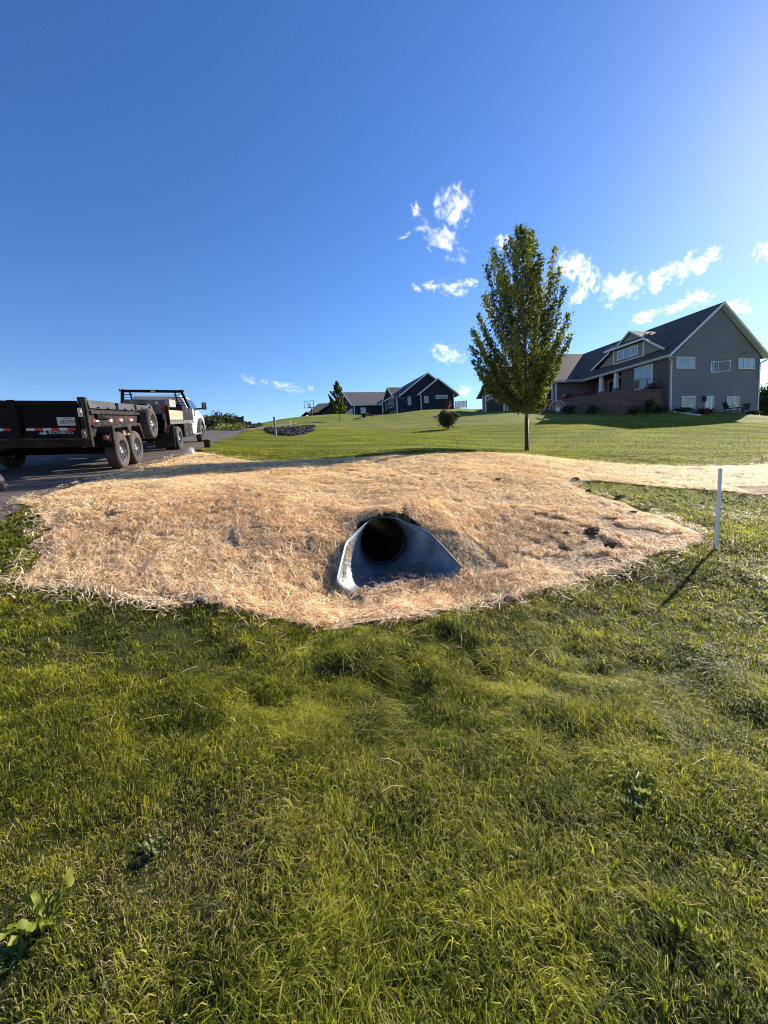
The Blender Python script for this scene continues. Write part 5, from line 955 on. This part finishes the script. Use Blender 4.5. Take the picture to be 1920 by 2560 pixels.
lt = mat('lettering', (.5, .5, .5), .5); mktext('IRONBULL', .082, lt, tr, 'lettering', TM(-.925, .782) @ Matrix.Translation((0, 0, -.018)), sx=1.02)
# bull emblem
m1 = MB(); m1.prism([(-1.09, .79), (-1.06, .80), (-1.045, .83), (-1.02, .80), (-1.0, .825), (-.985, .86), (-.965, .83), (-.955, .80), (-.93, .79), (-.955, .785), (-.95, .765), (-.975, .78), (-.99, .765), (-1.01, .78), (-1.04, .77), (-1.045, .785)], 'y', Y0+.018, Y0+.0275); m1.build('emblem', lt, tr)
# fenders
for s_, xo in ((1, .02), (-1, XL_-.26)):
    xi = xo-.26 if s_ > 0 else xo+.26+.0; x0_, x1_ = min(xo, xi), max(xo, xi)
    pr = [(-.16, .50), (-.12, .90), (-.05, .93), (1.62, .955), (1.83, .60)]
    f1 = MB()
    for (a, b2) in zip(pr[:-1], pr[1:]): f1.hexa([(x0_, a[0], a[1]), (x1_, a[0], a[1]), (x1_, b2[0], b2[1]), (x0_, b2[0], b2[1])], [(x0_, a[0]+.003, a[1]-.012), (x1_, a[0]+.003, a[1]-.012), (x1_, b2[0]-.003, b2[1]-.012), (x0_, b2[0]-.003, b2[1]-.012)])
    xs = (xo-.02, xo+.01) if s_ > 0 else (xo-.01, xo+.02)
    lipm = MB(); lp = [(-.16, .50), (-.12, .90), (-.05, .935), (1.62, .96), (1.84, .58), (1.80, .58), (1.58, .90), (1.0, .895), (.90, .74), (.83, .74), (.73, .89), (-.02, .87), (-.12, .5)]
    lipm.prism(lp, 'x', *xs); f1.build('fender', blk_d, tr); lipm.build('fender_skirt', blk_d, tr, bevel=.004)
    bp_ = MB(); bp_.box(x0_-.0, x1_-.02, -.2, -.17, .5, .80); bp_.build('rear_splash_plate', blk, tr)
    lb_ = MB(); lb_.box(x1_-.16 if s_ > 0 else x0_+.04, x1_-.03 if s_ > 0 else x0_+.17, -.225, -.201, .62, .76); lb_.build('lamp_bracket', blk_d, tr)
    lm_ = MB(); cx0 = x1_-.095 if s_ > 0 else x0_+.105; lm_.lathe([(-.262, 0), (-.26, .035), (-.25, .048), (-.226, .05)], (cx0, 0, .69), 'y', 20); lm_.build('tail_lamp', mat('lamp_red', (.35, .02, .015), .25, c2=(.5, .2, .15), scale=60), tr, smooth=True)
    for y_ in (.37, 1.32): wheel(tr, .0 if s_ > 0 else XL_-.24, y_, .392, .392, .235, s_)
m1 = MB(); m1.box(-.2, -.02, .1, 1.5, .80, .83) if False else m1.box(-.22, -.03, .62, 1.05, .7, .80); m1.build('mud_shelf', mat('mud', (.3, .2, .13), .9, c2=(.2, .13, .08), scale=10), tr)
m1 = MB(); m1.box(-.25, -.02, 1.84, 2.02, .575, .6); m1.build('step', blk_d, tr)
# spare wheel carried upright in front of the fenders
wheel(tr, .02, 2.8, .93, .40, .26, 1, 'spare_wheel'); m1 = MB(); m1.box(-.40, -.2, 2.72, 2.88, .85, 1.35); m1.build('spare_bracket', blk, tr)
m1 = MB(); m1.tube([(-.28, 3.3, 1.33), (-.2, 3.4, 1.45), (-.2, 3.5, 1.38)], .03, 8); m1.build('tarp_crank', chrome, tr)
m1 = MB(); m1.tube([(XL_+.1, Y1-.15, 1.42), (XR_-.1, Y1-.15, 1.42)], .05, 10); m1.build('tarp_roll', blk, tr)

# ---- flatbed work truck
tk_ = thing('flatbed_truck', 'white crew truck with black flatbed and headache rack towing the dump trailer', 'truck', VM @ Matrix.Translation((0, 4.5, 0)))
def Tb(mb, name, m_, par=None, **k):
    mb.v = [(v[0], v[1]-4.5, v[2]) for v in mb.v]; return mb.build(name, m_, par or tk_, **k)
BXL, BXR = -2.42, .02
m1 = MB(); m1.box(BXL, BXR, 4.56, 8.42, .88, 1.0); deck = Tb(m1, 'flatbed_deck', mat('deck_dusty', (.05, .05, .055), .6, c2=(.2, .18, .16), scale=3, stretch=(1, 3, .4), detail=8), bevel=.01)
m1 = MB(); m1.prism([(4.52, 1.46), (4.60, 1.46), (4.62, .9), (4.2+.02, .70), (4.1, .66), (4.1, .62), (4.56, .86)], 'x', BXR-.07, BXR+.012); Tb(m1, 'rear_corner_frame', rust)
m1 = MB(); m1.prism([(4.52, 1.46), (4.60, 1.46), (4.62, .9), (4.2+.02, .70), (4.1, .66), (4.1, .62), (4.56, .86)], 'x', BXL-.012, BXL+.07); Tb(m1, 'rear_corner_frame', rust)
m1 = MB(); m1.box(BXL+.07, BXR-.07, 4.54, 4.60, .62, 1.20); Tb(m1, 'rear_panel', blk)
for x_ in (BXR-.17, BXL+.09):
    m1 = MB(); m1.box(x_, x_+.1, 4.49, 4.54, 1.22, 1.46); Tb(m1, 'tail_light', mat('tail_red', (.3, .01, .015), .25), bevel=.01); m1 = MB(); m1.box(x_+.01, x_+.08, 4.50, 4.54, 1.02, 1.20); Tb(m1, 'reverse_light', mat('lens_clear', (.4, .38, .38), .25), bevel=.008)
for z0_, z1_ in ((1.025, 1.17), (1.18, 1.325)): m1 = MB(); m1.box(BXR-.05, BXR-.01, 4.64, 6.6, z0_, z1_); Tb(m1, 'side_plank', woodm, bevel=.004)
for z0_, z1_ in ((1.025, 1.17), (1.18, 1.325)): m1 = MB(); m1.box(BXL+.01, BXL+.05, 4.64, 6.6, z0_, z1_); Tb(m1, 'side_plank', woodm, bevel=.004)
m1 = MB(); m1.box(BXR-.48, BXR-.0, 6.62, 8.38, 1.004, 1.46); tbx = Tb(m1, 'side_toolbox', mat('box_black', (.014, .015, .018), .5, c2=(.024, .024, .027), scale=3, spec=.2), bevel=.012)
m1 = MB(); m1.box(BXL, BXL+.48, 6.62, 8.38, 1.004, 1.46); Tb(m1, 'side_toolbox', bpy.data.materials['box_black'], bevel=.012)
for y_ in (7.15, 7.9): m1 = MB(); m1.box(BXR+.001, BXR+.014, y_-.03, y_+.03, 1.28, 1.42); Tb(m1, 'latch', chrome, bevel=.004)
m1 = MB(); m1.box(-2.05, -.62, 7.3, 7.9, 1.5, 1.74); Tb(m1, 'cross_toolbox', greyal, bevel=.01); m1 = MB(); m1.box(-2.05, -.62, 7.32, 7.88, 1.0, 1.5); Tb(m1, 'cross_toolbox_body', greyal)
m1 = MB(); m1.box(-1.0, -.93, 7.285, 7.3, 1.6, 1.66); Tb(m1, 'toolbox_lock', chrome)
m1 = MB(); m1.box(-.60, -.45, 6.9, 7.85, 1.47, 1.74); Tb(m1, 'cargo_crate', mat('crate_pale', (.3, .28, .25), .7, c2=(.3, .28, .25), scale=12))
for y0_, y1_ in ((6.65, 7.38), (7.42, 8.15)):
    m1 = MB(); m1.box(BXR-.42, BXR-.02, y0_, y1_, .40, .872); u_ = Tb(m1, 'underbody_box', bpy.data.materials['box_black'], bevel=.012); ym = (y0_+y1_)/2
    for z_ in (.52, .74): m1 = MB(); m1.box(BXR-.019, BXR-.004, ym-.035, ym+.035, z_-.05, z_+.05); Tb(m1, 'box_latch', chrome, u_, bevel=.003)
for x0_ in (BXR-.62, BXL+.02): m1 = MB(); m1.box(x0_, x0_+.60, 5.05, 5.08, .16, .88); Tb(m1, 'mud_flap', mat('flap_rubber', (.012, .012, .014), .6))
# headache rack
rk = lambda y: y
for x_ in (-.27, -2.26):
    xo = x_+.24 if x_ > -1 else x_-.10; m1 = MB(); m1.hexa([(xo-.05, 8.05, 1.47), (xo+.05, 8.05, 1.47), (xo+.05, 8.15, 1.47), (xo-.05, 8.15, 1.47)], [(x_-.05, 8.05, 2.14), (x_+.05, 8.05, 2.14), (x_+.05, 8.15, 2.14), (x_-.05, 8.15, 2.14)]); Tb(m1, 'rack_upright', blk, bevel=.008)
m1 = MB(); m1.box(-2.22, -.31, 8.05, 8.15, 2.03, 2.13); Tb(m1, 'rack_crossbar', blk, bevel=.01)
m1 = MB(); m1.box(-1.3, -1.15, 8.03, 8.05, 2.05, 2.1); Tb(m1, 'rack_lamp', mat('lamp_pale', (.5, .5, .42), .4))
for k in range(5):
    z_ = 1.56+k*.095; t_ = (z_-1.47)/.67; xr_ = -.03-.24*t_; xl_ = -2.36+.10*t_
    m1 = MB(); m1.box(xr_-.36, xr_-.045, 8.07, 8.12, z_, z_+.025); Tb(m1, 'rack_slat', blk); m1 = MB(); m1.box(xl_+.045, xl_+.36, 8.07, 8.12, z_, z_+.025); Tb(m1, 'rack_slat', blk)
for x_ in (-.40, -1.95): m1 = MB(); m1.hexa([(x_-.02, 8.07, 1.5), (x_+.02, 8.07, 1.5), (x_+.02, 8.13, 1.5), (x_-.02, 8.13, 1.5)], [(x_-.1, 8.07, 2.03), (x_-.06, 8.07, 2.03), (x_-.06, 8.13, 2.03), (x_-.1, 8.13, 2.03)]); Tb(m1, 'rack_brace', blk)
for x_ in (-.17, -2.36): m1 = MB(); m1.lathe([(0, 0), (0, .035), (.07, .035), (.1, .02), (.1, 0)], (x_, 8.1, 2.06), 'z', 12); Tb(m1, 'beacon', mat('beacon_amber', (.4, .15, .06), .35), smooth=True)
# cab body: stations along y, tumblehome above the beltline
CL, CR = -2.28, -.16
def station(y, zb, zbelt, zr, inset=.17):
    return [(CL+.03, y, zb), (CL, y, zb+.25), (CL, y, zbelt), (CL+inset, y, zr-.08), (CL+inset+.12, y, zr), (CR-inset-.12, y, zr), (CR-inset, y, zr-.08), (CR, y, zbelt), (CR, y, zb+.25), (CR-.03, y, zb)]
cb_ = MB(); sts = [station(8.6, .48, 1.42, 1.90), station(8.72, .46, 1.43, 1.98), station(9.3, .46, 1.43, 2.0), station(10.0, .46, 1.42, 1.96), station(10.35, .46, 1.41, 1.80, .13), station(10.95, .5, 1.38, 1.44, .08), station(11.0, .5, 1.34, 1.40, .05)]
for st_ in sts: cb_.v += st_
k = 10
for i in range(len(sts)-1):
    for j in range(k): a = i*k+j; b2 = i*k+(j+1) % k; cb_.f.append((a, b2, b2+k, a+k))
cb_.f.append(tuple(range(k))); cb_.f.append(tuple(range((len(sts)-1)*k+k-1, (len(sts)-1)*k-1, -1)))
Tb(cb_, 'cab', white_p, bevel=.02)
hd_ = MB(); hs_ = [station(11.0, .62, 1.32, 1.38, .06), station(11.5, .62, 1.26, 1.34, .1), station(11.95, .60, 1.10, 1.22, .14), station(12.05, .55, .98, 1.05, .1)]
for st_ in hs_: hd_.v += st_
for i in range(3):
    for j in range(k): a = i*k+j; b2 = i*k+(j+1) % k; hd_.f.append((a, b2, b2+k, a+k))
hd_.f.append(tuple(range(k))); hd_.f.append(tuple(range(4*k-1, 3*k-1, -1))); Tb(hd_, 'bonnet', white_p, bevel=.03)
for s_, xx in ((1, CR), (-1, CL)):
    fl2 = MB(); ar = [];
    for t_ in range(0, 13): a = PI*t_/12; ar.append((10.62-math.cos(a)*.60, .42+math.sin(a)*.66))
    ai = [(10.62-math.cos(PI*t_/12)*.48, .42+math.sin(PI*t_/12)*.54) for t_ in range(12, -1, -1)]
    for q0_, q1_, q2_, q3_ in zip(ar[:-1], ar[1:], ai[::-1][1:], ai[::-1][:-1]):
        xa, xb = xx-s_*.02, xx+s_*.13; fl2.hexa([(xa, *q0_), (xa, *q1_), (xa, *q2_), (xa, *q3_)], [(xb, *q0_), (xb, *q1_), (xb, *q2_), (xb, *q3_)])
    Tb(fl2, 'fender_flare', mat('flare_grey', (.1, .1, .105), .5))
    gsd = MB(); e_ = .006*s_; ins = .17
    def pt(y, z): f = min(1, max(0, (z-1.43)/.47)); return (xx-s_*ins*f+e_*1.5, y, z)
    gsd.add([pt(8.78, 1.47), pt(9.95, 1.47), pt(9.95, 1.85), pt(8.85, 1.86)], [(0, 1, 2, 3)]); gsd.add([pt(10.0, 1.47), pt(10.72, 1.46), pt(10.18, 1.83), pt(10.0, 1.85)], [(0, 1, 2, 3)]); Tb(gsd, 'side_window', gl_dark, fix=False)
    ds = MB(); ds.box(xx+s_*.001 if s_ > 0 else xx-.006, xx+.006 if s_ > 0 else xx-.001, 9.78, 9.79, .55, 1.42); Tb(ds, 'door_seam', blk)
    sb2 = MB(); sb2.box(min(xx, xx+s_*.14), max(xx, xx+s_*.14), 8.7, 10.05, .40, .46); Tb(sb2, 'running_board', chrome, bevel=.01)
    mr = MB(); mr.tube([(xx-s_*.02, 9.95, 1.45), (xx+s_*.33, 9.9, 1.49)], [.04, .03], 8); mr.box(min(xx+s_*.30, xx+s_*.48), max(xx+s_*.30, xx+s_*.48), 9.86, 9.98, 1.44, 1.74); mm_ = Tb(mr, 'wing_mirror', blk, bevel=.015)
    mg_ = MB(); mg_.box(min(xx+s_*.32, xx+s_*.46), max(xx+s_*.32, xx+s_*.46), 9.85, 9.858, 1.47, 1.71); Tb(mg_, 'mirror_glass', gl_tree, mm_)
    wheel(tk_, xx+s_*.10, 10.62-4.5, .40, .40, .23, s_, spokes=6); wheel(tk_, (.0 if s_ > 0 else -2.44), 5.85-4.5, .40, .40, .23, s_, dually=True, spokes=5); wheel(tk_, (-.25 if s_ > 0 else -2.19), 5.85-4.5, .40, .40, .23, s_, dually=True, spokes=5)
rw = MB(); rw.add([(CL+.25, 8.592, 1.5), (CR-.25, 8.592, 1.5), (CR-.33, 8.61, 1.86), (CL+.33, 8.61, 1.86)], [(0, 1, 2, 3)]); Tb(rw, 'rear_window', gl_dark, fix=False)
ws = MB(); ws.add([(CL+.14, 10.93, 1.47), (CR-.14, 10.93, 1.47), (CR-.2, 10.38, 1.83), (CL+.2, 10.38, 1.83)], [(0, 1, 2, 3)]); Tb(ws, 'windscreen', gl_dark, fix=False)
# small door lettering, unreadable at this distance
for k_, (z_, y0_, y1_, hh_) in enumerate(((1.27, 9.0, 9.12, .05), (1.16, 8.9, 9.3, .05), (1.08, 8.98, 9.22, .02), (1.02, 9.0, 9.2, .015), (.93, 8.9, 9.3, .02), (.83, 8.95, 9.25, .04), (.72, 8.92, 9.28, .015), (1.18, 9.55, 9.9, .06))):
    m1 = MB(); m1.box(CR+.001, CR+.004, y0_, y1_, z_-hh_/2, z_+hh_/2); Tb(m1, 'door_marking', mat('marking_grey', (.16, .17, .2), .6) if k_ == 0 else bpy.data.materials['marking_grey'])
ch = MB(); ch.box(-1.65, -1.5, 4.7, 11.9, .45, .62); Tb(ch, 'chassis_rail', blk); ch = MB(); ch.box(-.94, -.79, 4.7, 11.9, .45, .62); Tb(ch, 'chassis_rail', blk)
ax_ = MB(); ax_.tube([(-2.3, 5.85, .4), (-.14, 5.85, .4)], .09, 10); Tb(ax_, 'rear_axle', blk); ax_ = MB(); ax_.tube([(-2.2, 10.62, .4), (-.2, 10.62, .4)], .06, 10); Tb(ax_, 'front_axle', blk)
bb_ = MB(); bb_.box(CL-.02, CR+.02, 12.06, 12.16, .5, .75); Tb(bb_, 'front_bumper', chrome, bevel=.03)

# ------------------------------------------------------------------ jug, bucket, hose on the verge
q_ = G(478, 1139, 6); jg = thing('plastic_jug', 'translucent white plastic jug standing at the edge of straw and road', 'jug', loc=q_)
jm = mat('jug_plastic', (.75, .76, .78), .35, trans=.3); m1 = MB(); m1.lathe([(0, .0), (0, .085), (.02, .095), (.15, .095), (.19, .075), (.225, .03), (.25, .025), (.25, 0)], (0, 0, 0), 'z', 16); m1.build('body', jm, jg, smooth=True); m1 = MB(); m1.tube([(.03, 0, .24), (.09, 0, .21), (.1, 0, .15)], .012, 8); m1.build('handle', jm, jg, smooth=True)
q_ = G(519, 1119, 6); bk_ = thing('bucket', 'black cylindrical bucket on the grass beside the truck front wheel', 'bucket', loc=q_); m1 = MB(); m1.lathe([(0, 0), (0, .105), (.28, .13), (.3, .14), (.3, .12), (.05, .1), (.05, 0)], (0, 0, 0), 'z', 20); m1.build('tub', M_['blackm'], bk_, smooth=True); m1 = MB(); m1.tube([(-.14, 0, .28), (-.08, 0, .36), (.08, 0, .36), (.14, 0, .28)], .006, 6); m1.build('handle', chrome, bk_)
a_ = G(488, 1128, 6); b2 = G(530, 1133, 6); m1 = MB(); m1.tube([(a_[0], a_[1], a_[2]+.03), ((a_[0]+b2[0])/2, (a_[1]+b2[1])/2, (a_[2]+b2[2])/2+.05), (b2[0], b2[1], b2[2]+.03)], .022, 8); tag(m1.build('pry_bar', M_['blackm']), 'long dark bar lying in the grass between the jug and the bucket', 'bar')

# ------------------------------------------------------------------ person at the left edge, mostly outside the picture
def skin(name, verts, edges, radii, m, parent, root=0, sub=2):
    me = bpy.data.meshes.new(name); me.from_pydata(verts, edges, []); me.update(); me.materials.append(m); o = bpy.data.objects.new(name, me); COL.objects.link(o); o.parent = parent
    mod = o.modifiers.new('skin', 'SKIN'); mod.use_smooth_shade = True
    for i, r in enumerate(radii):
        sv_ = me.skin_vertices[0].data[i]; sv_.radius = (r, r) if not hasattr(r, '__len__') else r; sv_.use_root = (i == root)
    sb = o.modifiers.new('sub', 'SUBSURF'); sb.levels = sub; sb.render_levels = sub; return o
g0 = G(9, 1230, 2); pr_ = thing('person', 'person in dusty grey trousers and boots walking at the left road edge', 'person', loc=g0)
skin_m = mat('skin', (.5, .3, .22), .55); trs = mat('trousers_dusty', (.2, .17, .155), .85, c2=(.1, .08, .075), scale=7, bump=.5, bscale=14); boot_m = mat('boot', (.04, .033, .035), .7, c2=(.1, .085, .085), scale=12, bump=.5); shirt = mat('shirt_dark', (.05, .06, .09), .85)
bv_ = [(-.34, .1, .98), (-.35, .1, 1.12), (-.36, .1, 1.28), (-.37, .1, 1.42), (-.38, .1, 1.51), (-.41, .1, 1.6), (-.42, .1, 1.68), (-.36, -.12, 1.40), (-.30, -.17, 1.14), (-.38, -.19, .92), (-.41, -.19, .84), (-.36, .32, 1.40), (-.42, .37, 1.14), (-.56, .36, .96), (-.62, .35, .90), (-.34, .0, .92), (-.34, .2, .92)]
be_ = [(0, 1), (1, 2), (2, 3), (3, 4), (4, 5), (5, 6), (3, 7), (7, 8), (8, 9), (9, 10), (3, 11), (11, 12), (12, 13), (13, 14), (0, 15), (0, 16)]
brd = [.14, .13, .15, .12, .055, .09, .085, .06, .045, .032, .036, .06, .045, .032, .036, .08, .08]; base_n = len(bv_)
for hi, (hx, hy, hz_) in ((10, (-.41, -.19, .84)), (14, (-.62, .35, .90))):
    dx, dz = (-.25, -1) if hi == 10 else (-.8, -.6); nl = math.hypot(dx, dz); dx /= nl; dz /= nl
    for k, (off, ln) in enumerate(((-.03, .065), (-.01, .075), (.01, .07), (.03, .055))):
        i0 = len(bv_); bv_ += [(hx+dx*.04, hy+off, hz_+dz*.04), (hx+dx*(.04+ln*.55), hy+off, hz_+dz*(.04+ln*.55)), (hx+dx*(.04+ln)-.012, hy+off, hz_+dz*(.04+ln))]; be_ += [(hi, i0), (i0, i0+1), (i0+1, i0+2)]; brd += [.0095, .009, .0075]
    i0 = len(bv_); bv_ += [(hx-.035, hy+(.03 if hi == 10 else -.03), hz_-.02), (hx-.055, hy+(.035 if hi == 10 else -.035), hz_-.05)]; be_ += [(hi, i0), (i0, i0+1)]; brd += [.011, .009]
skin('body', bv_, be_, brd, skin_m, pr_)
skin('shirt', [(-.34, .1, .95), (-.35, .1, 1.12), (-.36, .1, 1.28), (-.37, .1, 1.43), (-.36, -.13, 1.41), (-.31, -.18, 1.2), (-.36, .33, 1.41), (-.41, .375, 1.2)], [(0, 1), (1, 2), (2, 3), (3, 4), (4, 5), (3, 6), (6, 7)], [.165, .155, .17, .12, .078, .068, .078, .068], shirt, pr_)
skin('trousers', [(-.34, .1, .96), (-.34, .0, .90), (-.24, -.01, .55), (-.10, -.01, .26), (-.015, -.01, .115), (-.34, .2, .90), (-.50, .21, .52), (-.56, .21, .3), (-.63, .21, .13)], [(0, 1), (1, 2), (2, 3), (3, 4), (0, 5), (5, 6), (6, 7), (7, 8)], [.16, .115, .095, .082, .085, .115, .092, .08, .08], trs, pr_)
for (hx_, hy_) in ((0, -.01), (-.62, .21)):
    skin('boot', [(hx_+.02, hy_, .14), (hx_+.01, hy_, .055), (hx_-.09, hy_, .05), (hx_-.2, hy_, .04), (hx_+.045, hy_, .04)], [(0, 1), (1, 2), (2, 3), (1, 4)], [.062, .058, .05, .042, .042], boot_m, pr_)
skin('hair', [(-.40, .1, 1.67), (-.39, .1, 1.72), (-.36, .1, 1.66)], [(0, 1), (0, 2)], [.092, .08, .08], mat('hair', (.04, .025, .015), .7), pr_)
fc = MB()
for dy in (-.035, .035): fc.lathe([(-.01, 0), (-.01, .01), (0, .012)], (-.505, .1+dy, 1.655), 'x', 8)
fc.build('eyes', M_['blackm'], pr_); ns_ = MB(); ns_.prism([(-.495, 1.65), (-.535, 1.615), (-.495, 1.605)], 'y', .085, .115); ns_.build('nose', skin_m, pr_, bevel=.006)
for dy in (-.085, .085): er = MB(); er.lathe([(-.008, 0), (-.006, .026), (.006, .026), (.008, 0)], (-.4, .1+dy, 1.64), 'y', 10); er.build('ear', skin_m, pr_, smooth=True)
mo = MB(); mo.box(-.505, -.495, .075, .125, 1.578, 1.586); mo.build('mouth', mat('lip', (.3, .1, .09), .6), pr_)

# ------------------------------------------------------------------ clouds: small fair-weather puffs, real volumes far beyond everything
CM_ = bpy.data.materials.new('cloud'); CM_.use_nodes = True; t = CM_.node_tree; N = t.nodes; L = t.links; N.remove(N['Principled BSDF'])
pv_ = N.new('ShaderNodeVolumePrincipled'); pv_.inputs['Color'].default_value = (1, .99, .98, 1); pv_.inputs['Anisotropy'].default_value = .45; L.new(pv_.outputs[0], N['Material Output'].inputs['Volume'])
tc = N.new('ShaderNodeTexCoord'); oi = N.new('ShaderNodeObjectInfo'); vm = N.new('ShaderNodeVectorMath'); vm.operation = 'LENGTH'; L.new(tc.outputs['Object'], vm.inputs[0])
ad = N.new('ShaderNodeVectorMath'); ad.operation = 'MULTIPLY_ADD'; cmb = N.new('ShaderNodeCombineXYZ'); ml_ = N.new('ShaderNodeMath'); ml_.operation = 'MULTIPLY'; L.new(oi.outputs['Random'], ml_.inputs[0]); ml_.inputs[1].default_value = 40
for k in range(3): L.new(ml_.outputs[0], cmb.inputs[k])
ad.inputs[1].default_value = (1.5, 1.0, 1.0); L.new(tc.outputs['Object'], ad.inputs[0]); L.new(cmb.outputs[0], ad.inputs[2])
nz = N.new('ShaderNodeTexNoise'); nz.inputs['Scale'].default_value = 1.9; nz.inputs['Detail'].default_value = 9; nz.inputs['Roughness'].default_value = .68; nz.inputs['Distortion'].default_value = .35; L.new(ad.outputs[0], nz.inputs['Vector'])
def mth(op, a, b_):
    x = N.new('ShaderNodeMath'); x.operation = op
    for i, v in enumerate((a, b_)):
        if hasattr(v, 'links'): L.new(v, x.inputs[i])
        else: x.inputs[i].default_value = v
    return x.outputs[0]
fall = mth('SUBTRACT', 1.0, mth('POWER', vm.outputs['Value'], 1.6)); nn_ = mth('MULTIPLY', mth('SUBTRACT', nz.outputs[0], .5), 5.2)
dn = mth('ADD', mth('MULTIPLY', fall, 1.0), mth('SUBTRACT', nn_, .72)); dn = mth('MINIMUM', mth('MAXIMUM', dn, 0.0), 1.0); sc3 = N.new('ShaderNodeSeparateColor'); L.new(oi.outputs['Color'], sc3.inputs[0]); L.new(mth('MULTIPLY', mth('MULTIPLY', dn, .09), sc3.outputs[0]), pv_.inputs['Density'])
clouds = [(1138, 515, 125, 90, 10, 'largest of the upper clouds left of the maple top'), (1041, 524, 36, 34, -50, 'small puff left of the uppermost cloud'), (1105, 600, 165, 62, 32, 'long slanting cloud just below the uppermost cloud'), (1012, 590, 14, 40, 70, 'faint wisp left of the slanting cloud'),
 (1135, 722, 95, 40, 15, 'main puff of the loose row left of the middle of the maple'), (1078, 716, 55, 26, 20, 'second puff of the loose row left of the maple'), (1042, 720, 40, 18, 35, 'leftmost puff of the loose row left of the maple'), (1172, 708, 60, 22, -5, 'right puff of the loose row touching the maple'),
 (1120, 886, 120, 50, 22, 'white cloud low at the left edge of the maple crown'), (1258, 604, 46, 44, -40, 'cloud seen through the upper left of the maple'), (1429, 664, 120, 78, 18, 'cloud just right of the maple crown'), (1546, 716, 150, 95, 0, 'broadest cloud above the grey house dormer'),
 (1470, 702, 66, 70, 0, 'ragged cloud link between the two clouds right of the maple'), (1446, 742, 62, 40, -30, 'small ragged cloud below the one right of the maple'), (1644, 702, 72, 56, -30, 'small cloud between the broad cloud and the upper right one'), (1737, 662, 140, 72, -15, 'cloud high above the roof ridge of the grey house'), (1676, 670, 56, 26, -20, 'wisp joining the cloud above the ridge'),
 (1742, 744, 80, 42, 10, 'compact cloud just above the ridge of the grey house'), (1693, 767, 78, 26, -12, 'flat cloud left of the compact one above the ridge'), (1614, 791, 84, 34, -10, 'flat cloud above the left part of the grey roof'), (1840, 770, 64, 46, 15, 'cloud behind the gable peak on the right'), (1873, 776, 20, 18, 0, 'tiny cloud right of the gable peak'),
 (1914, 626, 60, 56, 20, 'cloud cut by the right picture edge'), (1158, 978, 54, 32, 0, 'low cloud right of the dark blue house'), (624, 950, 62, 22, 20, 'low wisp left of the longest wisp over the road'), (660, 955, 30, 18, 10, 'tiny puff between the two low wisps'), (716, 966, 96, 26, 14, 'longest low wisp above the road crest'), (777, 971, 26, 18, 20, 'tiny puff right of the longest low wisp')]
for px, py, w_, h_, rot, lb in clouds:
    Dc = 1200.; c_ = P(px, py, Dc); bm = bmesh.new(); bmesh.ops.create_icosphere(bm, subdivisions=3, radius=1); me = bpy.data.meshes.new('cloud'); bm.to_mesh(me); bm.free(); me.materials.append(CM_)
    o = bpy.data.objects.new('cloud', me); COL.objects.link(o); d_ = Vector(c_)-Vector(CAM); zc = d_.normalized(); xr = Vector((zc.y, -zc.x, 0)).normalized(); yu = xr.cross(zc).normalized()*1.0
    if yu.z < 0: yu = -yu
    a_ = R_(-rot)-ROLL; xa = xr*math.cos(a_)+yu*math.sin(a_); ya = yu*math.cos(a_)-xr*math.sin(a_); sc_ = Dc/FPX
    kk = 1.0 if w_ > 100 and px > 1300 else 1.14; sx_, sy_ = w_*.5*kk, h_*.5*kk*1.14; M = frameM((0, 0, 0), xa, ya, zc); M = Matrix.Translation(tuple(c_)) @ M @ Matrix.Diagonal((sx_*sc_, sy_*sc_, max(min(sx_, sy_)*1.1, .5*max(sx_, sy_))*sc_, 1)); o.matrix_world = M; szm = max(min(sx_, sy_)*1.1, .5*max(sx_, sy_))*sc_; o.color = (min(1.0, 22/szm), 1, 1, 1)
    tag(o, lb, 'cloud', 'scattered white clouds')
